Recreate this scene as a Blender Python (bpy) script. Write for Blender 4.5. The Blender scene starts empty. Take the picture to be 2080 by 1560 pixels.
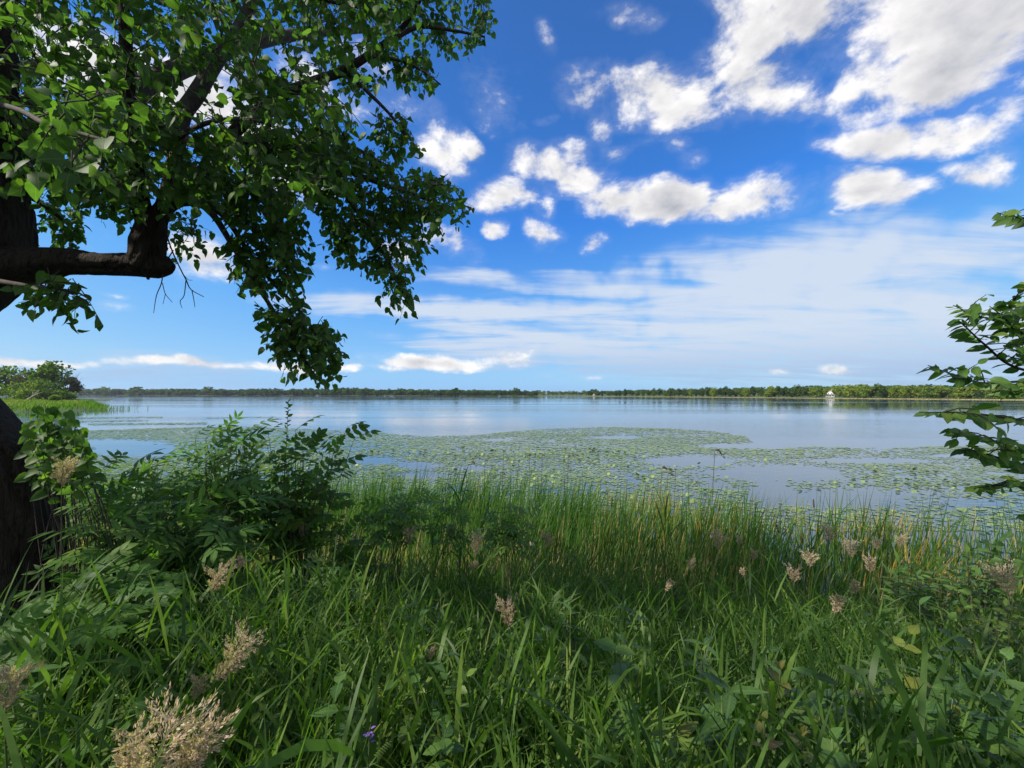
import bpy, math, random
import numpy as np
from mathutils import Vector, Matrix

scene = bpy.context.scene
col = scene.collection

# ------------------------------------------------------------------ camera
FPX = 832.0                      # focal length in pixels of the 2080 px wide photograph
CAM_Z = 4.0
PITCH = math.atan(20.0 / FPX)
cam_data = bpy.data.cameras.new("camera")
cam = bpy.data.objects.new("camera", cam_data)
col.objects.link(cam)
cam.location = (0, 0, CAM_Z)
cam.rotation_euler = (math.pi / 2 + PITCH, 0, 0)
cam_data.sensor_width = 36.0
cam_data.lens = 36.0 * FPX / 2080.0
cam_data.clip_start = 0.05
cam_data.clip_end = 20000.0
scene.camera = cam

HAZE = 0.00007                   # air density over the lake, per metre

# ------------------------------------------------------------------ exposure, sun, sky
scene.view_settings.view_transform = 'Standard'
scene.view_settings.look = 'None'
scene.view_settings.exposure = 0.65
scene.view_settings.gamma = 1.0
scene.view_settings.use_curve_mapping = False
scene.cycles.max_bounces = 9
scene.cycles.diffuse_bounces = 3
scene.cycles.transmission_bounces = 6
scene.cycles.transparent_max_bounces = 8
scene.cycles.caustics_reflective = False
scene.cycles.caustics_refractive = False
scene.cycles.sample_clamp_indirect = 4.0
scene.cycles.use_denoising = True
scene.cycles.denoising_prefilter = 'ACCURATE'
scene.cycles.use_adaptive_sampling = False

SUN_EL = 40.0
SUN_AZ = -112.0                   # degrees, clockwise from +Y (the way the camera looks); -90 is due left
_a, _e = math.radians(SUN_AZ), math.radians(SUN_EL)
SUN_DIR = Vector((math.sin(_a) * math.cos(_e), math.cos(_a) * math.cos(_e), math.sin(_e)))
sun_data = bpy.data.lights.new("sun", 'SUN')
sun_data.energy = 4.4
sun_data.angle = math.radians(0.5)
sun_data.color = (1.0, 0.93, 0.82)
sun = bpy.data.objects.new("sun", sun_data)
col.objects.link(sun)
sun.rotation_euler = (-SUN_DIR).to_track_quat('-Z', 'Y').to_euler()
sun.location = (-20, 0, 40)


def pix_dir(px, py):
    v = np.array([(px - 1040.0) / FPX, 1.0, (780.0 - py) / FPX])
    c, s = math.cos(PITCH), math.sin(PITCH)
    v = np.array([v[0], v[1] * c - v[2] * s, v[1] * s + v[2] * c])
    return v


def P(px, py, d):
    """The place at depth d along the view through a point of the photograph."""
    v = pix_dir(px, py) * d
    return np.array([v[0], v[1], v[2] + CAM_Z])


def azel(px, py):
    v = pix_dir(px, py)
    return math.degrees(math.atan2(v[0], v[1])), math.degrees(math.atan2(v[2], math.hypot(v[0], v[1])))


class NT:
    """Small helper for wiring shader nodes."""
    def __init__(self, tree):
        self.t = tree
        self.n = tree.nodes
        self.l = tree.links

    def new(self, kind, **kw):
        nd = self.n.new(kind)
        for k, v in kw.items():
            setattr(nd, k, v)
        return nd

    def put(self, sock, val):
        if isinstance(val, bpy.types.NodeSocket):
            self.l.new(val, sock)
        elif val is not None:
            sock.default_value = val

    def math(self, op, a, b=None, c=None, clamp=False):
        nd = self.new('ShaderNodeMath', operation=op, use_clamp=clamp)
        self.put(nd.inputs[0], a)
        if b is not None:
            self.put(nd.inputs[1], b)
        if c is not None:
            self.put(nd.inputs[2], c)
        return nd.outputs[0]

    def vmath(self, op, a, b=None, scale=None):
        nd = self.new('ShaderNodeVectorMath', operation=op)
        self.put(nd.inputs[0], a)
        if b is not None:
            self.put(nd.inputs[1], b)
        if scale is not None:
            self.put(nd.inputs['Scale'], scale)
        return nd.outputs['Value'] if op in ('LENGTH', 'DOT_PRODUCT') else nd.outputs[0]

    def noise(self, vec, scale, detail=4.0, rough=0.5, dist=0.0, dim='3D'):
        nd = self.new('ShaderNodeTexNoise', noise_dimensions=dim)
        self.put(nd.inputs['Vector'], vec)
        nd.inputs['Scale'].default_value = scale
        nd.inputs['Detail'].default_value = detail
        nd.inputs['Roughness'].default_value = rough
        nd.inputs['Distortion'].default_value = dist
        return nd.outputs['Fac']

    def mix(self, fac, a, b, blend='MIX'):
        nd = self.new('ShaderNodeMix', data_type='RGBA', blend_type=blend)
        self.put(nd.inputs[0], fac)
        self.put(nd.inputs[6], a)
        self.put(nd.inputs[7], b)
        return nd.outputs[2]

    def smooth(self, x, lo, hi):
        nd = self.new('ShaderNodeMapRange', interpolation_type='SMOOTHSTEP')
        self.put(nd.inputs[0], x)
        nd.inputs[1].default_value = lo
        nd.inputs[2].default_value = hi
        return nd.outputs[0]


# world: Nishita sky with cloud cover made of noise, denser where the named cloud banks stand
world = bpy.data.worlds.new("World")
scene.world = world
world.use_nodes = True
world.node_tree.nodes.clear()
W = NT(world.node_tree)
sky_tex = W.new('ShaderNodeTexSky', sky_type='NISHITA')
sky_tex.sun_disc = False
sky_tex.sun_elevation = math.radians(SUN_EL)
sky_tex.sun_rotation = math.radians(SUN_AZ)
sky_tex.altitude = 200.0
sky_tex.air_density = 1.0
sky_tex.dust_density = 0.6
sky_tex.ozone_density = 2.0
bw = W.new('ShaderNodeRGBToBW')
W.l.new(sky_tex.outputs[0], bw.inputs[0])
# the Nishita luminance keeps its distribution; the ramp gives the deep summer blue of this air
ramp = W.new('ShaderNodeValToRGB')
W.l.new(W.math('MULTIPLY', bw.outputs[0], 0.1), ramp.inputs[0])
stops = [(0.12, (.034, .130, .420)), (.20, (.042, .215, .690)), (.33, (.125, .39, .83)), (.50, (.24, .51, .84)), (.65, (.36, .61, .83)), (.78, (.46, .67, .83))]
er = ramp.color_ramp.elements
er[0].position, er[0].color = stops[0][0], stops[0][1] + (1,)
er[1].position, er[1].color = stops[-1][0], stops[-1][1] + (1,)
for p_, c_ in stops[1:-1]:
    e_ = er.new(p_)
    e_.color = c_ + (1,)
blue = W.vmath('SCALE', ramp.outputs[0], scale=7.3)

geo = W.new('ShaderNodeNewGeometry')
tc = W.new('ShaderNodeTexCoord')
dirv = tc.outputs['Generated']
sep = W.new('ShaderNodeSeparateXYZ')
W.l.new(dirv, sep.inputs[0])
dx, dy, dz = sep.outputs
DEG = 180.0 / math.pi
az = W.math('MULTIPLY', W.math('ARCTAN2', dx, dy), DEG)
el = W.math('MULTIPLY', W.math('ARCSINE', dz), DEG)
comb = W.new('ShaderNodeCombineXYZ')
W.l.new(az, comb.inputs[0])
W.l.new(el, comb.inputs[1])
azel_v = comb.outputs[0]

# slow wobble of the bank outlines
wob = W.new('ShaderNodeTexNoise', noise_dimensions='3D')
W.l.new(dirv, wob.inputs['Vector'])
wob.inputs['Scale'].default_value = 9.0
wob.inputs['Detail'].default_value = 3.0
wobv = W.vmath('SCALE', W.vmath('SUBTRACT', wob.outputs['Color'], (0.5, 0.5, 0.5)), scale=2.6)
azel_w = W.vmath('ADD', azel_v, wobv)


def bank(vec, px, py, rx, ry, rot, strength):
    a0, e0 = azel(px, py)
    a1, e1 = azel(px + 10, py)
    a2, e2 = azel(px, py - 10)
    ra = 1.16 * rx * math.hypot(a1 - a0, e1 - e0) / 10
    re = 1.16 * ry * math.hypot(a2 - a0, e2 - e0) / 10
    tilt = math.atan2(e1 - e0, a1 - a0)
    mp = W.new('ShaderNodeMapping', vector_type='TEXTURE')
    W.l.new(vec, mp.inputs['Vector'])
    mp.inputs['Location'].default_value = (a0, e0, 0)
    mp.inputs['Rotation'].default_value = (0, 0, math.radians(rot) + tilt)
    mp.inputs['Scale'].default_value = (ra, re, 1)
    gr = W.new('ShaderNodeTexGradient', gradient_type='SPHERICAL')
    W.l.new(mp.outputs[0], gr.inputs[0])
    return W.math('MULTIPLY', gr.outputs['Fac'], strength)


def smax(vals):
    out = vals[0]
    for v in vals[1:]:
        out = W.math('MAXIMUM', out, v)
    return out


cumulus_banks = [
    # px, py, rx, ry, rot, strength
    (1820, 0, 520, 200, 0, 1.5), (1960, 130, 300, 120, 8, 1.3), (1560, 60, 170, 150, -30, 1.0), (1640, 165, 280, 105, -4, 1.15),
    (1460, 110, 120, 70, 20, .6), (1310, 195, 210, 95, 0, 1.15), (1230, 250, 60, 50, 60, .7),
    (1890, 272, 290, 58, 8, 1.05), (2060, 215, 110, 80, 30, .85), (1720, 290, 110, 40, 0, .6),
    (1140, 335, 125, 74, 0, 1.1), (1040, 393, 100, 45, 10, .85), (1270, 308, 80, 36, 25, .7), (1105, 405, 40, 60, 0, .5),
    (1425, 408, 290, 58, 3, 1.25), (1560, 392, 110, 56, 10, .9),
    (1740, 385, 130, 58, -4, 1.05), (1105, 478, 62, 40, -30, .55), (1005, 463, 36, 26, 0, .5), (1210, 495, 42, 26, 20, .5),
    (1010, 195, 90, 100, -20, .50), (1110, 238, 44, 22, 0, .5), (1110, 70, 40, 40, -40, .30), (1285, 35, 110, 45, 0, .42),
    (790, 225, 160, 85, -20, .95), (870, 295, 130, 70, -20, .8), (955, 310, 50, 36, -45, .6), (905, 355, 40, 25, -30, .5),
    (690, 160, 150, 110, 0, .9), (560, 300, 190, 130, 0, .9), (420, 190, 180, 130, 0, .9), (200, 120, 200, 110, 0, .8),
    (395, 515, 140, 60, -10, .8), (200, 490, 80, 40, 0, .6), (820, 520, 60, 45, -20, .62), (910, 505, 90, 50, -20, .52), (225, 620, 60, 18, 0, .5), (228, 596, 40, 12, 0, .5), (655, 542, 30, 14, 0, .45),
    (2000, 358, 110, 36, -10, .36), (1860, 375, 80, 30, 0, .30), (1690, 435, 60, 18, 0, .5),
    (1380, 285, 70, 40, 0, .42), (1415, 320, 40, 40, 30, .45), (2040, 320, 60, 50, 40, .42), (1560, 215, 110, 60, 0, .5),
    (880, 736, 250, 22, 0, .85), (480, 742, 420, 15, -1, .85), (100, 737, 330, 13, 0, .85), (1010, 733, 110, 24, 0, .8), (700, 748, 300, 12, 0, .75),
    (1100, 765, 24, 10, 0, .5), (1590, 752, 40, 14, 0, .45), (1720, 755, 60, 20, 0, .45), (1200, 768, 40, 9, 0, .42),
]
sheet_banks = [
    (1620, 600, 560, 150, 3, .95), (2000, 640, 430, 130, 0, .95), (1400, 660, 430, 70, 2, .95), (1150, 700, 320, 55, 3, .85),
    (1640, 550, 330, 100, 10, 1.0), (1250, 585, 230, 38, -3, .8), (900, 632, 330, 34, -2, .95), (1180, 625, 260, 28, -2, .7),
    (1000, 570, 220, 26, -4, .55), (1000, 672, 240, 26, -6, .6), (950, 705, 200, 20, -4, .6), (730, 625, 110, 22, 5, .7), (1700, 690, 500, 60, 2, .75),
    (1450, 725, 560, 60, 0, .85), (1900, 740, 460, 70, 0, .85), (300, 760, 520, 60, 0, .42), (1760, 440, 90, 24, 8, .5), (1870, 480, 200, 40, 10, .45),
]
cone = W.math('SUBTRACT', 1.0, smax([bank(azel_w, *b) for b in cumulus_banks]))
banks_main = W.math('SUBTRACT', 1.0, W.math('POWER', cone, 1.7))
# generic fair-weather cover behind the camera and at the zenith, thickened for fill light
back = W.smooth(W.math('ABSOLUTE', az), 62.0, 80.0)
topm = W.smooth(el, 46.0, 58.0)
outside = W.math('MAXIMUM', back, topm)
gen_n = W.noise(dirv, 2.2, 2.0, 0.5)
generic = W.math('MULTIPLY', W.math('MULTIPLY', W.smooth(gen_n, 0.34, 0.58), 0.95), outside)
mask = W.math('MAXIMUM', banks_main, generic)

# cumulus texture, stretched a little sideways towards the horizon
squash = W.vmath('MULTIPLY', dirv, (1.0, 1.0, 1.55))
n1 = W.noise(squash, 7.0, 11.0, 0.60, 0.15)
sun_off = tuple(0.028 * x for x in (SUN_DIR.x, SUN_DIR.y * 0.2, 1.25))
n2 = W.noise(W.vmath('ADD', squash, sun_off), 7.0, 5.0, 0.55, 0.15)
dens = W.math('ADD', mask, W.math('MULTIPLY', W.math('SUBTRACT', n1, 0.5), 2.9))
alpha = W.math('MULTIPLY', W.smooth(dens, 0.40, 0.98), W.smooth(mask, 0.03, 0.3))
# thin torn edges round the thick parts
wisp = W.math('MULTIPLY', W.smooth(dens, 0.12, 0.66), W.math('MULTIPLY', W.smooth(mask, 0.06, 0.4), 0.11))
alpha = W.math('MAXIMUM', alpha, wisp)
relief = W.math('SUBTRACT', n1, n2)
thick = W.smooth(dens, 0.80, 1.6)
# grey where thick, bright where the relief faces the sun
lit = W.math('ADD', W.math('MULTIPLY', relief, 1.8), W.math('SUBTRACT', 0.98, W.math('MULTIPLY', thick, 0.44)))
# sheets: thin streaked high cloud
zz = W.math('ADD', dz, 0.10)
pl = W.new('ShaderNodeCombineXYZ')
W.l.new(W.math('DIVIDE', dx, zz), pl.inputs[0])
W.l.new(W.math('DIVIDE', dy, zz), pl.inputs[1])
mp = W.new('ShaderNodeMapping')
W.l.new(pl.outputs[0], mp.inputs[0])
mp.inputs['Rotation'].default_value = (0, 0, math.radians(28))
mp.inputs['Scale'].default_value = (0.55, 1.9, 1)
st = W.noise(mp.outputs[0], 1.5, 10.0, 0.60, 0.5)
scone = W.math('SUBTRACT', 1.0, smax([bank(azel_w, *b) for b in sheet_banks]))
smask = W.math('SUBTRACT', 1.0, W.math('POWER', scone, 1.7))
sd = W.math('ADD', smask, W.math('MULTIPLY', W.math('SUBTRACT', st, 0.5), 2.0))
salpha = W.math('MULTIPLY', W.math('MULTIPLY', W.smooth(sd, 0.02, 0.92), 0.93), W.smooth(smask, 0.02, 0.4))
low = W.smooth(el, 1.0, 8.0)

CL = 5.9
white = W.new('ShaderNodeCombineColor')
lum = W.math('MULTIPLY', lit, CL)
W.put(white.inputs[0], lum)
W.put(white.inputs[1], W.math('MULTIPLY', W.math('ADD', W.math('MULTIPLY', lit, 0.93), 0.055), CL))
W.put(white.inputs[2], W.math('MULTIPLY', W.math('ADD', W.math('MULTIPLY', lit, 0.80), 0.19), CL))
sheet_col = W.mix(low, (2.45, 3.5, 5.2, 1), (4.3, 4.85, 5.7, 1))
s1 = W.mix(salpha, blue, sheet_col)
s2 = W.mix(alpha, s1, white.outputs[0])
bg = W.new('ShaderNodeBackground')
bg.inputs['Strength'].default_value = 0.1
W.l.new(s2, bg.inputs['Color'])
wo = W.new('ShaderNodeOutputWorld')
W.l.new(bg.outputs[0], wo.inputs['Surface'])

# ------------------------------------------------------------------ mesh helpers
rng = np.random.default_rng(11)


def unit(v):
    v = np.asarray(v, float)
    return v / np.maximum(np.linalg.norm(v, axis=-1, keepdims=True), 1e-9)


class Geo:
    """Collects vertices, quads, triangles and a per-vertex tint."""
    def __init__(self):
        self.V, self.Q, self.T, self.C, self.U = [], [], [], [], []
        self.n = 0

    def add(self, V, Q=None, T=None, tint=0.5, U=None):
        V = np.asarray(V, float).reshape(-1, 3)
        if Q is not None and len(Q):
            self.Q.append(np.asarray(Q, int).reshape(-1, 4) + self.n)
        if T is not None and len(T):
            self.T.append(np.asarray(T, int).reshape(-1, 3) + self.n)
        self.V.append(V)
        c = np.asarray(tint, float)
        self.C.append(np.full(len(V), float(c)) if c.ndim == 0 else c)
        self.U.append(np.zeros((len(V), 2)) if U is None else np.asarray(U, float)[:, :2])
        self.n += len(V)

    def arrays(self):
        V = np.concatenate(self.V) if self.V else np.zeros((0, 3))
        Q = np.concatenate(self.Q) if self.Q else np.zeros((0, 4), int)
        T = np.concatenate(self.T) if self.T else np.zeros((0, 3), int)
        C = np.concatenate(self.C) if self.C else np.zeros(0)
        return V, Q, T, C

    def mesh(self, name, mat=None, smooth=False):
        V, Q, T, C = self.arrays()
        me = bpy.data.meshes.new(name)
        me.vertices.add(len(V))
        me.vertices.foreach_set('co', V.astype(np.float32).ravel())
        loops = np.concatenate([Q.ravel(), T.ravel()]).astype(np.int32)
        me.loops.add(len(loops))
        me.loops.foreach_set('vertex_index', loops)
        me.polygons.add(len(Q) + len(T))
        starts = np.concatenate([np.arange(len(Q)) * 4, len(Q) * 4 + np.arange(len(T)) * 3]).astype(np.int32)
        me.polygons.foreach_set('loop_start', starts)
        if smooth:
            me.polygons.foreach_set('use_smooth', np.ones(len(Q) + len(T), bool))
        U = np.concatenate(self.U) if self.U else np.zeros((0, 2))
        if len(U) and np.any(U):
            au = me.attributes.new('leaf_xy', 'FLOAT2', 'POINT')
            au.data.foreach_set('vector', U.astype(np.float32).ravel())
        at = me.attributes.new('tint', 'FLOAT', 'POINT')
        at.data.foreach_set('value', C.astype(np.float32))
        me.update(calc_edges=True)
        if mat:
            me.materials.append(mat)
        return me

    def obj(self, name, mat=None, parent=None, smooth=False, kind=None):
        o = bpy.data.objects.new(name, self.mesh(name, mat, smooth))
        col.objects.link(o)
        if parent is not None:
            o.parent = parent
            o.matrix_parent_inverse = parent.matrix_world.inverted()
        if kind:
            o['kind'] = kind
        return o


def thing(name, label, cat, loc=(0, 0, 0), group=None):
    o = bpy.data.objects.new(name, None)
    col.objects.link(o)
    o.empty_display_size = 0.1
    o.location = [float(x) for x in loc]
    o.matrix_world = Matrix.Translation(o.location)
    tag(o, label, cat, group)
    return o


def tag(o, label, cat, group=None):
    o['label'] = label
    o['category'] = cat
    if group:
        o['group'] = group


def part(name, me, parent, M=None):
    """One more piece under a thing, its mesh data shared with its like; M is the world placement."""
    o = bpy.data.objects.new(name, me)
    col.objects.link(o)
    o.parent = parent
    if M is None:
        o.matrix_parent_inverse = parent.matrix_world.inverted()
    else:
        o.matrix_parent_inverse = parent.matrix_world.inverted()
        o.matrix_basis = M
    return o


def copy_tree(o, loc, rz=0.0, scale=1.0, parent=None, label=None, group=None):
    """A copy of a thing with copies of its parts and sub-parts."""
    c = o.copy()
    col.objects.link(c)
    if parent is None:
        c.location = [float(x) for x in loc]
        c.rotation_euler = (0, 0, rz)
        c.scale = (scale,) * 3 if np.isscalar(scale) else scale
    else:
        c.parent = parent
        c.matrix_parent_inverse = o.matrix_parent_inverse.copy()
    if label:
        c['label'] = label
    if group:
        c['group'] = group
    for ch in list(o.children):
        copy_tree(ch, None, parent=c)
    return c


def frames(d, n):
    """Rotation matrices whose Y axis is d and whose Z axis is near n."""
    d = unit(d)
    x = np.cross(d, n)
    bad = np.linalg.norm(x, axis=-1) < 1e-4
    x[bad] = (1, 0, 0)
    x = unit(x)
    z = np.cross(x, d)
    return np.stack([x, d, z], axis=-1)


def scatter(g, tm, R, L, S, tint):
    """Places template tm=(V,Q,T) with rotations R, places L, sizes S."""
    V, Q, T = tm[:3]
    U = tm[3] if len(tm) > 3 else V[:, :2]
    m, k = len(L), len(V)
    if m == 0:
        return
    S = np.asarray(S, float)
    S = S[:, None, None] if S.ndim == 1 else S[:, None, :]
    P_ = np.einsum('mij,mkj->mki', R, V[None] * S) + L[:, None, :]
    off = (np.arange(m) * k)[:, None, None]
    q = (Q[None] + off).reshape(-1, 4) if len(Q) else None
    t = (T[None] + off).reshape(-1, 3) if len(T) else None
    g.add(P_.reshape(-1, 3), q, t, np.repeat(np.broadcast_to(tint, (m,)), k), np.tile(U, (m, 1)))


def tube(g, pts, rad, sides=6, tint=0.5, rough=0.0, seed=0, cap=True):
    pts = np.asarray(pts, float)
    rad = np.asarray(rad, float)
    n = len(pts)
    tg = unit(np.gradient(pts, axis=0))
    ref = np.array([0.3, 0.1, 1.0]) if abs(tg[0][2]) < 0.9 else np.array([1.0, 0.2, 0.0])
    x = unit(np.cross(tg, ref))
    y = np.cross(tg, x)
    a = np.linspace(0, 2 * np.pi, sides, endpoint=False)
    r = rad[:, None] * np.ones(sides)[None]
    if rough:
        rr = np.random.default_rng(seed)
        ph = rr.uniform(0, 6.3, 6)
        along = np.cumsum(np.r_[0, np.linalg.norm(np.diff(pts, axis=0), axis=1)])[:, None]
        r = r * (1 + rough * (np.sin(a * 3 + ph[0] + along * 1.3) * .5 + np.sin(a * 5 + ph[1] - along * 2.1) * .35
                              + np.sin(a * 11 + ph[2] + along * 3.7) * .25) + rr.normal(0, rough * .35, r.shape))
    V = pts[:, None] + r[..., None] * (np.cos(a)[None, :, None] * x[:, None] + np.sin(a)[None, :, None] * y[:, None])
    i = np.arange(n - 1)[:, None] * sides
    j = np.arange(sides)[None]
    jn = (j + 1) % sides
    Q = np.stack([i + j, i + jn, i + sides + jn, i + sides + j], -1).reshape(-1, 4)
    T = []
    V = V.reshape(-1, 3)
    if cap:
        V = np.vstack([V, pts[-1] + tg[-1] * rad[-1] * 0.3])
        b = (n - 1) * sides
        T = [(b + k, b + (k + 1) % sides, n * sides) for k in range(sides)]
    g.add(V, Q, T, tint)


def vnoise(x, y, seed):
    """Value noise with three octaves, in plain numpy."""
    out = np.zeros_like(x)
    amp = 1.0
    for o_ in range(4):
        r = np.random.default_rng(seed + o_)
        tab = r.uniform(0, 1, (64, 64))
        xi, yi = np.floor(x).astype(int), np.floor(y).astype(int)
        fx, fy = x - xi, y - yi
        fx, fy = fx * fx * (3 - 2 * fx), fy * fy * (3 - 2 * fy)
        v = (tab[xi % 64, yi % 64] * (1 - fx) + tab[(xi + 1) % 64, yi % 64] * fx) * (1 - fy) + (tab[xi % 64, (yi + 1) % 64] * (1 - fx) + tab[(xi + 1) % 64, (yi + 1) % 64] * fx) * fy
        out += (v - .5) * amp
        amp *= .5
        x, y = x * 2.03 + 7.1, y * 2.03 + 3.3
    return out


def bark_tube(g, pts, rad, sides, depth, ridges, along_scale):
    """A trunk whose furrows are real relief: plates of bark that run along the stem and split and join."""
    pts, rad = np.asarray(pts, float), np.asarray(rad, float)
    tg = unit(np.gradient(pts, axis=0))
    x = unit(np.cross(tg, np.array([0.3, 0.1, 1.0])))
    for k in range(1, len(x)):
        x[k] = unit(x[k - 1] - tg[k] * np.dot(x[k - 1], tg[k]))
    y = np.cross(tg, x)
    a = np.linspace(0, 2 * np.pi, sides, endpoint=False)
    al = np.cumsum(np.r_[0, np.linalg.norm(np.diff(pts, axis=0), axis=1)])
    A, B = np.meshgrid(a / (2 * np.pi) * ridges, al * along_scale)
    wob = vnoise(A * .35 + 11, B * .8 + 3, 7)
    n_ = vnoise(A + wob * 1.6, B, 5)
    n_ = np.where(np.arange(sides)[None] > sides - 8, n_[:, :1] * 1.0, n_)
    rid = 1 - np.clip(np.abs(n_) * 5.5, 0, 1)
    fine = vnoise(A * 4 + 3, B * 3.2, 9)
    big_ = np.sin(A * 2 * np.pi * 3 / ridges + B * .5) * .04 + np.sin(A * 2 * np.pi * 5 / ridges - B * .3 + 1) * .025
    r = rad[:, None] * (1 + big_) - depth * rid + depth * .35 * fine
    V = pts[:, None] + r[..., None] * (np.cos(a)[None, :, None] * x[:, None] + np.sin(a)[None, :, None] * y[:, None])
    i = np.arange(len(pts) - 1)[:, None] * sides
    j = np.arange(sides)[None]
    jn = (j + 1) % sides
    g.add(V.reshape(-1, 3), np.stack([i + j, i + jn, i + sides + jn, i + sides + j], -1).reshape(-1, 4), None, 1 - .8 * rid.ravel())


def smooth_path(pts, rad, step=6):
    """Catmull-Rom through the given points."""
    p = np.asarray(pts, float)
    r = np.asarray(rad, float)
    pp = np.vstack([2 * p[0] - p[1], p, 2 * p[-1] - p[-2]])
    out, ro = [], []
    for i in range(len(p) - 1):
        p0, p1, p2, p3 = pp[i:i + 4]
        for t in np.linspace(0, 1, step, endpoint=False):
            out.append(0.5 * ((2 * p1) + (-p0 + p2) * t + (2 * p0 - 5 * p1 + 4 * p2 - p3) * t * t + (-p0 + 3 * p1 - 3 * p2 + p3) * t ** 3))
            ro.append(r[i] * (1 - t) + r[i + 1] * t)
    out.append(p[-1])
    ro.append(r[-1])
    return np.array(out), np.array(ro)


def box(g, x0, x1, y0, y1, z0, z1, tint=0.5):
    V = [(x0, y0, z0), (x1, y0, z0), (x1, y1, z0), (x0, y1, z0), (x0, y0, z1), (x1, y0, z1), (x1, y1, z1), (x0, y1, z1)]
    g.add(V, [(0, 3, 2, 1), (4, 5, 6, 7), (0, 1, 5, 4), (1, 2, 6, 5), (2, 3, 7, 6), (3, 0, 4, 7)], None, tint)


def ribbons(g, base, d0, length, width, droop, segs=5, tint=0.5, prof=None, twist=None):
    """Grass blades: strips that leave their base along d0 and bend over under their weight."""
    n = len(base)
    if prof is None:
        prof = np.interp(np.linspace(0, 1, segs + 1), [0, .15, .45, .75, 1], [.55, .9, 1, .7, .04])
    d = unit(d0)
    p = base.astype(float)
    side = unit(np.cross(d, np.array([0.0, 0, 1.0])) + rng.normal(0, .25, (n, 3)))
    rows = []
    st = (length / segs)[:, None]
    for k in range(segs + 1):
        w = (width * prof[k] * .5)[:, None]
        rows.append(np.stack([p - side * w, p + side * w], 1))
        d = unit(d + np.array([0, 0, -1.0]) * (droop * (0.35 + 1.3 * k / segs) / segs)[:, None])
        p = p + d * st
        side = unit(side - d * np.sum(side * d, -1, keepdims=True))
    V = np.stack(rows, 1).reshape(n, -1, 3)
    k = 2 * (segs + 1)
    q = np.array([(2 * i, 2 * i + 1, 2 * i + 3, 2 * i + 2) for i in range(segs)])
    Q = (q[None] + (np.arange(n) * k)[:, None, None]).reshape(-1, 4)
    t = np.asarray(tint, float)
    t = np.repeat(np.broadcast_to(t, (n,)), k) if t.ndim < 2 else np.repeat(t, 2, axis=1).reshape(-1)
    g.add(V.reshape(-1, 3), Q, None, t)


# ------------------------------------------------------------------ materials
def new_mat(name):
    m = bpy.data.materials.new(name)
    m.use_nodes = True
    m.node_tree.nodes.clear()
    t = NT(m.node_tree)
    out = t.new('ShaderNodeOutputMaterial')
    return m, t, out


def tint_of(t, spread=0.5):
    at = t.new('ShaderNodeAttribute', attribute_name='tint')
    oi = t.new('ShaderNodeObjectInfo')
    r = t.math('MULTIPLY', t.math('SUBTRACT', oi.outputs['Random'], 0.5), spread)
    return t.math('ADD', at.outputs['Fac'], r, clamp=True)


def leaf_mat(name, stops, transl=0.38, rough=0.42, spec=0.35, veins=True, spread=0.5):
    """Thin leaf: green by tint along a ramp, lets light through."""
    m, t, out = new_mat(name)
    spec = spec * .75
    f = tint_of(t, spread)
    rp = t.new('ShaderNodeValToRGB')
    t.l.new(f, rp.inputs[0])
    e = rp.color_ramp.elements
    e[0].position, e[0].color = stops[0][0], stops[0][1] + (1,)
    e[1].position, e[1].color = stops[-1][0], stops[-1][1] + (1,)
    for p_, c_ in stops[1:-1]:
        x = e.new(p_)
        x.color = c_ + (1,)
    tcn = t.new('ShaderNodeTexCoord')
    geo_ = t.new('ShaderNodeNewGeometry')
    nz = t.noise(geo_.outputs['Position'], 38.0, 3.0, 0.6)
    c = t.mix(t.smooth(nz, 0.35, 0.75), rp.outputs[0], (0.72, 0.78, 0.62, 1), 'MULTIPLY')
    if veins:
        # midrib and side veins, a little paler than the blade and slightly sunken
        la = t.new('ShaderNodeAttribute', attribute_name='leaf_xy')
        sp = t.new('ShaderNodeSeparateXYZ')
        t.l.new(la.outputs['Vector'], sp.inputs[0])
        ax = t.math('ABSOLUTE', sp.outputs[0])
        rib = t.math('SUBTRACT', 1.0, t.smooth(ax, 0.008, 0.035))
        w_ = t.math('SINE', t.math('MULTIPLY', t.math('SUBTRACT', sp.outputs[1], t.math('MULTIPLY', ax, 0.85)), 46.0))
        side = t.smooth(w_, 0.72, 1.0)
        on = t.smooth(sp.outputs[1], 0.001, 0.02)
        vn_ = t.math('MULTIPLY', t.math('MAXIMUM', rib, t.math('MULTIPLY', side, 0.55)), on)
        c = t.mix(t.math('MULTIPLY', vn_, 0.30), c, (0.20, 0.27, 0.10, 1))
    pb = t.new('ShaderNodeBsdfPrincipled')
    t.l.new(c, pb.inputs['Base Color'])
    pb.inputs['Roughness'].default_value = rough
    pb.inputs['Specular IOR Level'].default_value = spec
    tr = t.new('ShaderNodeBsdfTranslucent')
    tc2 = t.mix(1.0, c, (1.75, 2.1, 0.75, 1), 'MULTIPLY')
    t.l.new(tc2, tr.inputs['Color'])
    mx = t.new('ShaderNodeMixShader')
    mx.inputs[0].default_value = transl
    t.l.new(pb.outputs[0], mx.inputs[1])
    if veins:
        bp = t.new('ShaderNodeBump')
        bp.inputs['Strength'].default_value = 0.15
        bp.inputs['Distance'].default_value = 0.002
        bp.invert = True
        t.l.new(vn_, bp.inputs['Height'])
        t.l.new(bp.outputs[0], pb.inputs['Normal'])
    t.l.new(tr.outputs[0], mx.inputs[2])
    t.l.new(mx.outputs[0], out.inputs['Surface'])
    return m


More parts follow.
